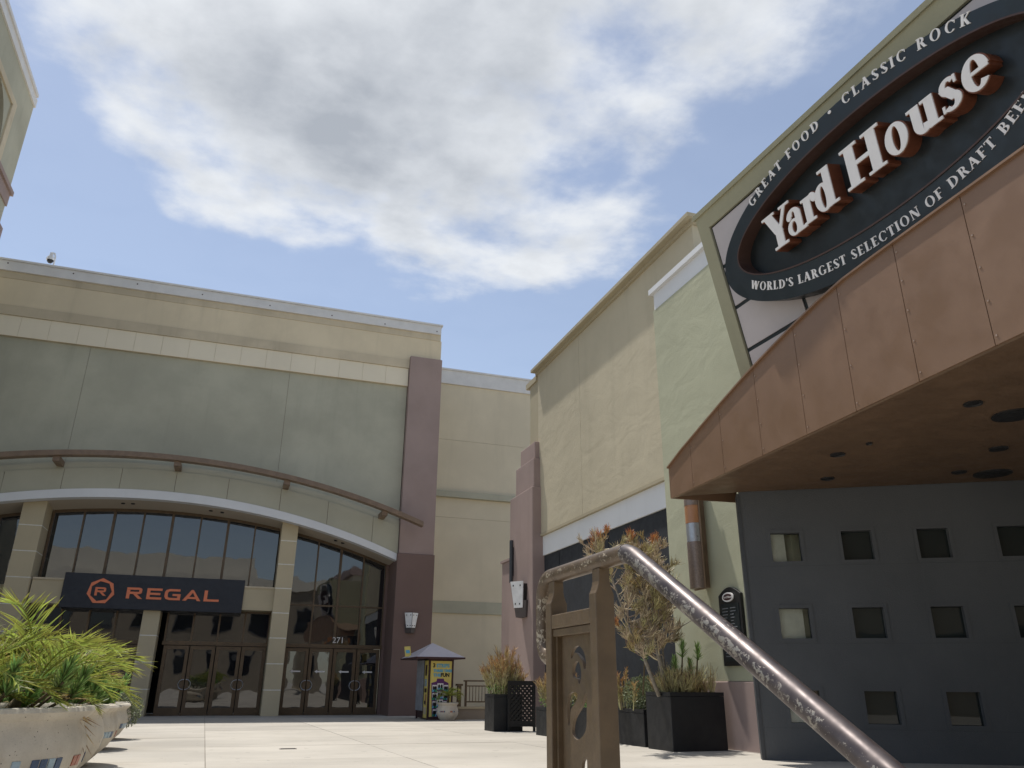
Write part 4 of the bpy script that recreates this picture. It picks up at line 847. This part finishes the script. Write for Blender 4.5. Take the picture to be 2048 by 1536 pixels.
for i, (x, y) in enumerate(BOWLS):
    hb = (.735, .71, .675, .64, .64)[i]; make_bowl(x, y, .78, hb, lab_b[i], 'stone bowls along the plaza'); zb = gz(y) + hb * .88
    if i < 4:
        pt = thing('palm_plant', lab_p[i], 'palm', (x, y, zb), 'palms in the stone bowls'); nst = 3 if i < 2 else 2
        for s in range(nst):
            ang = 2.2 * s + i; bx, by = x + .22 * math.cos(ang), y + .22 * math.sin(ang); hgt = (.20, .28, .15)[s % 3] * (1 if i < 3 else .8); tx, ty = bx + .12 * math.cos(ang), by + .12 * math.sin(ang)
            obj('stem', MB().tube([(bx, by, zb - .05), (bx * .5 + tx * .5, by * .5 + ty * .5, zb + hgt * .55), (tx, ty, zb + hgt)], [.055, .045, .035], 8), 'palm_stem', pt, smooth=True)
            nf = (14, 14, 14, 13)[i]
            for k in range(nf):
                el = rad(random.uniform(14, 70)) if (k > 1 or s > 0) else rad(random.uniform(-20, 5)); L = random.uniform(.55, 1.02) * (.95 if i == 0 else .92 if i < 3 else .8); az = 2 * math.pi * (k * .382 + random.uniform(-.05, .05))
                dry = (k < 2 and s == 0) or (k == 5 and s == 1); f = frond(az, el, L, dry, 1.0 if el > 0 else 1.6)
                o = obj('frond', f, 'palm_dry' if dry else 'palm', pt, fix=False); o.data.transform(Matrix.Translation((tx, ty, zb + hgt)))
    if i < 4:
        sc = thing('succulent_shrub', ('bushy green succulent under the palm at the stair end', 'bushy green succulent under the second palm', 'green succulent under the middle palm', 'green succulent under the small bright palm')[i], 'shrub', (x, y, zb), 'succulents in the stone bowls')
        st = MB(); lf = MB()
        for k in range(26 if i < 2 else 22):
            a = random.uniform(0, 6.283); r0 = random.uniform(.05, .3); r1 = random.uniform(.42, .76); p0 = Vector((x + r0 * math.cos(a), y + r0 * math.sin(a), zb - .03)); p1 = Vector((x + r1 * math.cos(a), y + r1 * math.sin(a), zb + random.uniform(.08, .30)))
            st.tube([p0, p0.lerp(p1, .5) + Vector((0, 0, -.04)), p1], [.016, .013, .01], 5, True); needletuft(lf, p1 + Vector((0, 0, .04)), Vector((math.cos(a) * .4, math.sin(a) * .4, 1)), 95, .135, .0075)
        obj('stems', st, 'palm_stem', sc, smooth=True); obj('leaves', lf, 'green_leaf', sc, fix=False)
x, y = BOWLS[4]; zb = gz(y) + .6
gs = thing('trailing_shrub', 'rounded grey-green shrub spilling over the bowl nearest the cinema', 'shrub', (x, y, zb))
lf = MB(); leafbush(lf, (x + .25, y, zb + .02), .55, .55, .30, 2600, .04, .011, .3, (0, 1)); leafbush(lf, (x + .72, y - .05, zb - .10), .24, .36, .30, 1700, .04, .011, .2, (0, 1)); obj('leaves', lf, 'grey_leaf', gs, fix=False)
obj('stems', MB().tube([(x, y, zb - .05), (x + .3, y, zb + .15), (x + .75, y, zb)], [.03, .02, .01], 6), 'palm_stem', gs, smooth=True)
# small bowl by the photo booth
sx_, sy_ = 6.62, 25.05
make_bowl(sx_, sy_, .34, .50, 'small cast-stone bowl planter in front of the photo booth', None, size=.6)
pt = thing('palm_plant', 'small palm in the bowl beside the photo booth', 'palm', (sx_, sy_, gz(sy_) + .45))
obj('stem', MB().tube([(sx_, sy_, gz(sy_) + .4), (sx_ + .02, sy_, gz(sy_) + .72)], [.05, .035], 8), 'palm_stem', pt, smooth=True)
for k in range(15):
    o = obj('frond', frond(k * 2.4, rad(random.uniform(5, 70)), random.uniform(.36, .55)), 'palm', pt, fix=False); o.data.transform(Matrix.Translation((sx_ + .02, sy_, gz(sy_) + .70)))

# ------------------------------------------------------------------ black planters with stick shrubs
def black_box(x0, x1, y0, y1, z1, label, group=None):
    t = thing('black_planter', label, 'planter', ((x0 + x1) / 2, (y0 + y1) / 2, gz((y0 + y1) / 2)), group); z0 = gz(y1) - .005
    b = obj('box', MB().box(x0, x1, y0, y1, z0, z1 - .06), 'planter_black', t, bevel=.008)
    r = MB()
    for a in ((x0, x1, y0, y0 + .04), (x0, x1, y1 - .04, y1), (x0, x0 + .04, y0 + .04, y1 - .04), (x1 - .04, x1, y0 + .04, y1 - .04)): r.box(*a, z1 - .058, z1)
    obj('rim', r, 'planter_black', t); obj('soil', MB().box(x0 + .045, x1 - .045, y0 + .045, y1 - .045, z1 - .057, z1 - .03), 'soil', t); return t
black_box(6.62, 7.60, 11.45, 12.25, 1.05, 'large square black planter against the pale green restaurant wall')
black_box(5.86, 6.56, 18.05, 18.75, .92, 'square black planter at the open end of the lattice screen')
for i, (x, y0, y1, zt) in enumerate(((6.33, 15.25, 16.6, .70), (6.52, 13.88, 15.22, .735), (6.70, 12.5, 13.85, .765))):
    black_box(x, x + .62, y0, y1, zt, ('low black planter box next to the lattice screen', 'middle low black planter box in front of the black shades', 'low black planter box touching the large square planter')[i], 'low planters along the shades')
la = thing('lattice_screen', 'black diamond lattice screen between two planters', 'screen', (6.63, 18.3, gz(18.3)))
lx0, lx1, lz0, lz1, lyy = 6.31, 6.97, .24, 1.21, 18.0
lyy = 17.93; lx0, lx1 = ony(1016, 1400, lyy).x, ony(1071, 1400, lyy).x
fmb = MB().box(lx0, lx0 + .05, lyy, lyy + .05, gz(lyy), lz1).box(lx1 - .05, lx1, lyy, lyy + .05, gz(lyy), lz1).box(lx0 + .05, lx1 - .05, lyy + .001, lyy + .049, lz1 - .1, lz1).box(lx0 + .05, lx1 - .05, lyy + .001, lyy + .049, lz0, lz0 + .12)
obj('frame', fmb, 'black', la)
pm = lx0 + .05, lx1 - .05, lz0 + .12, lz1 - .1; pitch = .105
def clip(c, sgn):
    pts = []; a0, a1, b0, b1 = pm
    for X_ in (a0, a1):
        z = b0 + sgn * (X_ - a0) + c
        if b0 <= z <= b1: pts.append((X_, z))
    for Z_ in (b0, b1):
        X_ = a0 + sgn * (Z_ - b0 - c)
        if a0 < X_ < a1: pts.append((X_, Z_))
    return pts[:2] if len(pts) >= 2 else None
for sgn, dy in ((1, .012), (-1, .026)):
    c = -1.2
    while c < 2.2:
        s = clip(c, sgn)
        if s and math.dist(*s) > .04:
            a, b = Vector((s[0][0], lyy + dy, s[0][1])), Vector((s[1][0], lyy + dy, s[1][1])); d = (b - a).normalized(); obj('slat', MB().obox((a + b) / 2, d, d.cross(Y3), Y3, (b - a).length / 2, .024, .006), 'black', la)
        c += pitch
# shrubs of pencil-thin twigs with orange tips
YB = 11.85
def pb(px, py, dy=0.0): return ony(px, py, YB + dy)
bt = thing('stick_tree', 'tall twiggy shrub with pale trunks and orange tips in the large planter', 'tree', (7.0, YB, 1.0))
T1 = [pb(1337, 1392), pb(1312, 1290, .05), pb(1292, 1190, .05), pb(1268, 1100, 0)]; T2 = [pb(1318, 1392, -.1), pb(1287, 1312, -.15), pb(1262, 1265, -.15), pb(1222, 1150, -.1), pb(1196, 1090, -.1)]; T3 = [pb(1335, 1392, .15), pb(1322, 1270, .2), pb(1311, 1170, .2), pb(1310, 1090, .2)]
for T, r in ((T1, .042), (T2, .034), (T3, .018)): obj('trunk', MB().tube(T, [r, r * .85, r * .6] + [r * .4] * (len(T) - 3), 9), 'bark', bt, smooth=True)
cr = MB(); dry = MB(); br = MB()
for p, d, L, n in ((pb(1194, 1100, -.1), (-.05, 0, 1), .30, 130), (pb(1310, 1100, .2), (0, 0, 1), .26, 110), (pb(1262, 1082), (-.1, 0, 1), .20, 80), (pb(1236, 1250, -.2), (-.8, -.2, .5), .16, 45), (pb(1340, 1200, -.1), (.5, -.2, .6), .18, 60), (pb(1212, 1068, -.1), (.2, 0, 1), .16, 40)):
    broom(cr, p, Vector(d), L, n, .42, .15, 1.0, .0052)
for T, n in ((T1, 105), (T2, 60), (T3, 62)):
    for k in range(n):
        t = random.uniform(.22, .97); f = t * (len(T) - 1); i = min(int(f), len(T) - 2); p = T[i].lerp(T[i + 1], f - i)
        d = Vector((random.uniform(-1, 1), random.uniform(-.8, .8), random.uniform(-.1, .9))).normalized(); L = random.uniform(.12, .42); e = p + d * L
        br.tube([p, p.lerp(e, .5) - Vector((0, 0, .02)), e], [.011, .008, .006], 4, False, [0, .1, .2], random.random())
        broom(dry if random.random() < .55 else cr, e, d + Vector((0, 0, .6)), random.uniform(.13, .24), random.randint(14, 24), .6, 0, random.choice((.05, .1, .3, .15)), .005)
obj('branches', br, 'stick_dry', bt, smooth=True, fix=False); obj('twigs', cr, 'stick', bt, fix=False); obj('dry_twigs', dry, 'stick_dry', bt, fix=False)
p, q = pb(1360, 1255, -.1), pb(1388, 1238, -.1); obj('bare_branch', MB().tube([pb(1345, 1262), p, q, pb(1393, 1222, -.1)], [.012, .009, .006, .003], 5), 'bark', bt, smooth=True)
us_ = thing('underplanting', 'low golden and green scrub around the trunks in the large planter', 'shrub', (7.1, YB, 1.0)); mb = MB(); gb = MB()
for k in range(60):
    c = Vector((random.uniform(6.72, 7.52), random.uniform(11.52, 12.2), 1.02)); broom(mb, c, Vector((random.uniform(-.4, .4), random.uniform(-.4, .3), 1)), random.uniform(.22, .42), 16, .4, 0, random.choice((.0, .1, .35)), .0048)
for px, py, L in ((1395, 1305, .16), (1365, 1300, .16), (1290, 1310, .14), (1380, 1335, .15), (1350, 1330, .14)):
    c = ony(px, py, 11.7); gs_ = MB(); gs_.tube([(c.x - .02, 11.8, 1.0), (c.x, 11.72, c.z - .1), c], [.014, .012, .01], 5, True, [.1, .1, .2], .3); gb = MB(); needletuft(gb, c, Vector((.05, 0, 1)), 120, L, .005); obj('needle_tuft', gb, 'green_leaf', us_, fix=False); obj('tuft_stem', gs_, 'palm_stem', us_)
obj('twigs', mb, 'stick', us_, fix=False)
def stick_bush(c, rx, ry, hgt, n, label, tip=.8, group=None, green=0):
    t = thing('stick_bush', label, 'shrub', c, group); mb = MB()
    for k in range(n):
        a = random.uniform(0, 6.283); r = random.random() ** .5; p = Vector((c[0] + rx * r * math.cos(a), c[1] + ry * r * math.sin(a), c[2])); h = hgt * random.uniform(.45, 1.0) * (1 - .3 * r)
        top = p + Vector((rx * .5 * r * math.cos(a), ry * .4 * r * math.sin(a), h)); mb.tube([p, p.lerp(top, .5), top], [.012, .009, .006], 4, False, [0, 0, .2], random.random())
        for s in (.35, .6, .85, 1.0): broom(mb, p.lerp(top, s), Vector((math.cos(a) * r * .6, math.sin(a) * r * .6, 1)), hgt * .2, 9, .45, max(0, s - .6) * .6 * tip, tip * max(0.03, (s - .5) * 1.6) * random.uniform(.2, 1.0), .0058)
    obj('twigs', mb, 'stick', t, fix=False)
    if green: g = MB(); leafbush(g, (c[0], c[1], c[2] + .12), rx * 1.25, ry * 1.2, .18, green, .05, .014, .4); obj('leaves', g, 'green_leaf', t, fix=False)
    return t
stick_bush((6.20, 18.40, .90), .32, .30, 1.02, 44, 'dense golden twig bush with orange top in the planter by the lattice screen', .9, None, 500)
stick_bush((6.62, 15.95, .68), .26, .58, .78, 40, 'orange-tipped twig bush in the low planter next to the lattice screen', .8, None, 300)
stick_bush((6.80, 13.3, .74), .24, .50, .62, 30, 'orange-tipped twig bush behind the handrail in the low planter', .95, None, 0)
stick_bush((6.82, 14.5, .72), .24, .5, .55, 26, 'short twig bush in the middle low planter', .5, None, 500)
gl = thing('leafy_shrub', 'fine-leaved green shrub in the low planter touching the large planter', 'shrub', (6.98, 12.9, .75)); lf = MB(); leafbush(lf, (6.98, 12.95, .98), .30, .55, .32, 4200, .04, .011, .3); obj('leaves', lf, 'grey_leaf', gl, fix=False)
obj('stems', MB().tube([(6.98, 12.9, .7), (6.95, 12.9, 1.1)], .014, 5), 'palm_stem', gl)

# ------------------------------------------------------------------ photo booth
kb = thing('photo_booth', 'photo booth kiosk with yellow poster and pale pyramid roof', 'kiosk', (6.5, 26.3, gz(26)))
kx0, kx1, ky0, ky1 = 6.11, 6.93, 25.62, 27.25; kz0 = gz(25.6); ze = ony(880, 1314, 25.2).z; kzt = ze - .02
fm = MB()
for xx, yy in ((kx0, ky0), (kx1 - .06, ky0), (kx0, ky1 - .06), (kx1 - .06, ky1 - .06)): fm.box(xx, xx + .06, yy, yy + .06, kz0 - .02, kzt)
fm.box(kx0 + .06, kx1 - .06, ky0 + .005, ky0 + .055, kzt - .09, kzt).box(kx0 + .06, kx1 - .06, ky0 + .005, ky0 + .055, kz0, kz0 + .09); obj('frame', fm, 'maroon', kb)
obj('body', MB().box(kx0 + .03, kx1 - .02, ky0 + .06, ky1 - .03, kz0 + .02, kzt - .01), 'maroon', kb)
pf = ky0 + .012; PZ0, PZ1 = kz0 + .09, kzt - .09
ps = obj('poster', MB().box(kx0 + .06, kx1 - .06, pf, pf + .03, PZ0, PZ1), 'yellow', kb)
def pq(u, v): return Vector((kx0 + .06 + u * (kx1 - kx0 - .12), pf, PZ0 + v * (PZ1 - PZ0)))
def ppoly(nm, pts, mat, lift): obj(nm, MB().prism([pq(*p) + Vector((0, -lift, 0)) for p in pts], (0, .003, 0)), mat, ps)
ppoly('print_strip', [(.14, -.0), (.95, -.0), (.88, .55), (.86, .60), (.66, .64), (.64, .68), (.32, .68), (.30, .63), (.06, .60)], 'purple_print', .002)
cellw = [(.10, .33, 0), (.345, .63, .03), (.645, .86, 0)]
for r in range(4):
    for (a, b, dv) in cellw:
        v0 = .44 - r * .145 + dv; sk = (.02 + .022 * r) if a < .2 else 0
        ppoly('print_photo', [(a + sk, v0), (b, v0), (b, v0 + .125), (a + sk * .8, v0 + .125)], 'white_print', .004)
        for q in range(2):
            cx_ = a + sk + (b - a - sk) * (.3 + .42 * q); ppoly('print_figure', [(cx_ - .075, v0), (cx_ + .07, v0), (cx_ + .05, v0 + .05), (cx_ - .05, v0 + .055)], 'green_print' if (q + r) % 2 else 'blue_print', .006)
            ppoly('print_figure', [(cx_ + .05 * math.cos(t), v0 + .07 + .036 * math.sin(t)) for t in [math.pi * k / 5 for k in range(10)]], 'black_print', .0075)
wd_ = kx1 - kx0 - .12
for s, u, v, sz, mt in (('3', .10, .885, .17, 'black_print'), ('STRIPS', .27, .885, .15, 'blue_print'), ('THREE TIMES', .14, .80, .107, 'blue_print'), ('THE', .14, .715, .13, 'blue_print'), ('FUN', .48, .715, .15, 'black_print')):
    ftext('print_word', s, sz, pq(u, v) + Vector((0, -.006, 0)), X3, Z3, mt, ps, .001, .007)
side = obj('side_panel', MB().box(kx0 - .012, kx0 + .03, ky0 + .09, ky0 + .50, kz0 + .05, kzt - .08), 'yellow', kb)
for a, b, z0, z1, mt in ((.16, .40, 1.30, 1.62, 'maroon'), (.14, .44, .98, 1.20, 'tile_pale'), (.14, .42, .80, .92, 'maroon'), (.12, .30, .42, .74, 'amber'), (.12, .45, .16, .36, 'ledge'), (.2, .4, .45, .55, 'black_print')):
    obj('print_block', MB().box(kx0 - .016 - .002 * (mt == 'black_print'), kx0 - .011, ky0 + a, ky0 + b, kz0 + z0, kz0 + z1), mt, side)
cur = MB(); Yc = xsr(ky0 + .55, ky1 - .1, 40); cur.strip([(kx0 - .03 + .022 * math.sin(i * 1.25), y, kz0 + .25) for i, y in enumerate(Yc)], [(kx0 - .03 + .018 * math.sin(i * 1.25), y, kzt - .06) for i, y in enumerate(Yc)], (.012, 0, 0)); obj('curtain', cur, 'curtain', kb, smooth='auto')
ex0, ex1, ey0, ey1 = ony(834, 1313, 25.2).x, ony(931, 1314.5, 25.2).x, 25.2, 27.75; za = ony(872, 1286, 26.45).z; ac = ((ex0 + ex1) / 2 + .0, (ey0 + ey1) / 2)
obj('eave', MB().box(ex0, ex1, ey0, ey1, ze - .05, ze), 'maroon', kb)
c4 = [(ex0 + .01, ey0 + .01, ze + .002), (ex1 - .01, ey0 + .01, ze + .002), (ex1 - .01, ey1 - .01, ze + .002), (ex0 + .01, ey1 - .01, ze + .002), (ac[0], ac[1], za)]
obj('roof', MB().add(c4, [(0, 1, 4), (1, 2, 4), (2, 3, 4), (3, 0, 4), (3, 2, 1, 0)]), 'roof_grey', kb)
p = ony(816, 1303, 26.8); cdn = obj('card_sign', MB().prism([(p.x - .08, 26.8, p.z - .17), (p.x + .12, 26.8, p.z - .15), (p.x + .07, 26.8, p.z + .17), (p.x - .13, 26.8, p.z + .15)], (0, .02, 0)), 'yellow', kb)
obj('card_print', MB().prism([(p.x - .06, 26.796, p.z - .06), (p.x + .07, 26.796, p.z - .05), (p.x + .05, 26.796, p.z + .05), (p.x - .08, 26.796, p.z + .04)], (0, .003, 0)), 'blue_print', cdn)
obj('card_arm', MB().tube([(p.x, 26.82, p.z - .1), (p.x + .2, 26.82, ze + .08), (ac[0] - .3, 26.6, ze + .25)], .02, 6), 'black', kb)

# ------------------------------------------------------------------ access ramp with railing
rw = thing('ramp_wall', 'low tan concrete ramp wall beside the photo booth', 'wall', (8, 25.9, 0))
obj('wall', MB().box(7.0, 9.6, 25.75, 26.0, -.01, .37), 'ramp_conc', rw); obj('cap', MB().box(6.97, 9.63, 25.72, 26.03, .372, .44), 'column', rw); obj('deck', MB().box(7.02, 9.6, 26.0, 27.6, -.01, .36), 'ramp_conc', rw)
rg = thing('ramp_railing', 'brown metal railing with thin upright bars on the ramp wall', 'railing', (8, 25.87, .44))
obj('top_rail', MB().box(7.35, 9.6, 25.84, 25.90, 1.19, 1.235), 'rail_brown', rg); obj('middle_rail', MB().box(7.45, 9.6, 25.85, 25.89, 1.04, 1.075), 'rail_brown', rg); obj('bottom_rail', MB().box(7.45, 9.6, 25.85, 25.89, .56, .60), 'rail_brown', rg)
for xx in (7.40, 8.45, 9.5): obj('post', MB().box(xx, xx + .06, 25.84, 25.90, .44, 1.2), 'rail_brown', rg)
k = 7.55
while k < 9.5: obj('baluster', MB().box(k, k + .018, 25.861, 25.879, .60, 1.04), 'rail_brown', rg); k += .105
pp = thing('ramp_post', 'short brown square post with flat cap at the ramp foot', 'post', (7.12, 25.87, .44)); obj('shaft', MB().box(7.14, 7.26, 25.80, 25.92, .44, 1.06), 'rail_brown', pp); obj('cap', MB().box(7.10, 7.30, 25.76, 25.96, 1.062, 1.12), 'rail_brown', pp); obj('arm', MB().box(6.95, 7.10, 25.84, 25.88, .92, .97), 'rail_brown', pp)

# ------------------------------------------------------------------ stair handrail in the foreground
hr = thing('stair_handrail', 'worn brown metal stair handrail with cut-out scroll panel', 'handrail', (.835, 1.9, gz(1.9)))
rx, rz, rt = .835, 1.45, .0215
low = onx(1735, 1510, rx); dr = (low - Vector((rx, 1.586, rz))).normalized()
path = []
def arcpts(c, r, a0, a1, n): return [Vector((rx, c[0] + r * math.cos(rad(a0 + (a1 - a0) * i / n)), c[1] + r * math.sin(rad(a0 + (a1 - a0) * i / n)))) for i in range(n + 1)]
path += [Vector((rx, 2.045, 1.235))] + arcpts((2.075, 1.285), .05, 270, 360, 6)[1:] + arcpts((2.065, 1.39), .06, 0, 90, 8) + [Vector((rx, 1.9, rz)), Vector((rx, 1.70, rz)), Vector((rx, 1.63, rz)), Vector((rx, 1.603, rz - .001)), Vector((rx, 1.586, rz - .006))]
end = Vector((rx, 1.586, rz)) + dr * 1.75
path += [Vector((rx, 1.586, rz)) + dr * d + Vector((0, 0, -.002)) for d in (.02, .05, .1, .3, .6, 1.0, 1.4)] + [end]
nb = next(i for i, p in enumerate(path) if abs(p.y - 1.603) < 1e-4)
obj('top_rail', MB().tube(path[:nb + 1], rt, 24), 'worn_brown', hr, smooth='auto'); obj('sloping_rail', MB().tube(path[nb:], rt, 24), 'worn', hr, smooth='auto')
def upright(y0, y1, zb):
    w, nk = .0245, .0145; z1, z2, zt = 1.372, 1.392, 1.432
    prof = [(-w, zb), (w, zb), (w, z1), (w - .004, z1 + .008), (nk + .002, z2), (nk, z2 + .012), (nk, zt), (-nk, zt), (-nk, z2 + .012), (-nk - .002, z2), (-w + .004, z1 + .008), (-w, z1)]
    return MB().prism([(rx + a, y0, z) for a, z in prof], (0, y1 - y0, 0))
gp = gz(1.9) - .01
obj('upright', upright(1.722, 1.762, gp), 'rail_brown', hr, bevel=.0025); obj('upright', upright(2.010, 2.050, gp), 'rail_brown', hr, bevel=.0025)
obj('crossbar', MB().box(rx - .0235, rx + .0235, 1.762, 2.010, 1.305, 1.341), 'rail_brown', hr, bevel=.003); obj('crossbar_lip', MB().box(rx - .019, rx + .019, 1.762, 2.010, 1.285, 1.304), 'rail_brown', hr, bevel=.002)
obj('crossbar', MB().box(rx - .0235, rx + .0235, 1.762, 2.010, gp + .08, gp + .12), 'rail_brown', hr, bevel=.003)
obj('side_strip', MB().box(rx - .012, rx + .012, 1.764, 1.776, gp + .12, 1.285), 'rail_brown', hr); obj('side_strip', MB().box(rx - .012, rx + .012, 1.996, 2.008, gp + .12, 1.285), 'rail_brown', hr)
ks = 520 / 1548
holes = [[(430, 870), (445, 825), (475, 808), (505, 840), (520, 900), (518, 945), (508, 945), (500, 905), (480, 870), (455, 850), (437, 885)], [(440, 950), (452, 910), (470, 900), (485, 925), (492, 970), (488, 1020), (478, 1035), (470, 1005), (450, 1000), (440, 980)],
 [(425, 1090), (440, 1085), (465, 1090), (470, 1110), (455, 1150), (430, 1190), (425, 1270), (415, 1275), (410, 1180), (415, 1110)], [(523, 1090), (525, 1180), (523, 1290), (505, 1340), (475, 1368), (450, 1355), (438, 1310), (450, 1240), (490, 1170), (510, 1110)], [(500, 1500), (515, 1480), (526, 1475), (526, 1560), (498, 1560)]]
cu_ = bpy.data.curves.new('scroll', 'CURVE'); cu_.dimensions = '2D'; cu_.fill_mode = 'BOTH'; cu_.extrude = .004; PX_ = rx + .004
def spl(pts):
    s = cu_.splines.new('POLY'); s.points.add(len(pts) - 1); s.use_cyclic_u = True
    for q, p in zip(s.points, pts): q.co = (p[0], p[1], 0, 1)
def smooth_poly(pts, n=3):
    out = []; m = len(pts)
    for i in range(m):
        p0, p1, p2, p3 = (Vector(pts[(i + j) % m]) for j in (-1, 0, 1, 2))
        for k in range(n):
            t = k / n; out.append(tuple(.5 * ((2 * p1) + (p2 - p0) * t + (2 * p0 - 5 * p1 + 4 * p2 - p3) * t * t + (3 * p1 - p0 - 3 * p2 + p3) * t ** 3)))
    return out
spl([(1.775, gp + .11), (1.998, gp + .11), (1.998, 1.288), (1.775, 1.288)])
for hpts in holes:
    w = [onx(1000 + a * ks, 1020 + b * ks, PX_) for a, b in hpts]; yz = [(min(max(p.y, 1.782), 1.99), p.z) for p in w]; spl(smooth_poly(yz))
tmp = bpy.data.objects.new('scroll', cu_); COL.objects.link(tmp); dg = bpy.context.evaluated_depsgraph_get(); me = bpy.data.meshes.new_from_object(tmp.evaluated_get(dg)); bpy.data.objects.remove(tmp)
me.transform(Matrix(((0, 0, 1, PX_), (1, 0, 0, 0), (0, 1, 0, 0), (0, 0, 0, 1)))); me.materials.clear(); obj('scroll_panel', me, 'rail_brown', hr)
yl_ = end.y; obj('lower_post', MB().box(rx - .022, rx + .022, yl_ + .06, yl_ + .10, -.3, end.z + .02), 'rail_brown', hr)

for o in bpy.data.objects:
    if o.parent and o.name.split('.')[0] in ('leaves', 'twigs', 'dry_twigs', 'branches', 'stems', 'soil', 'needle_tuft'): o['kind'] = 'stuff'
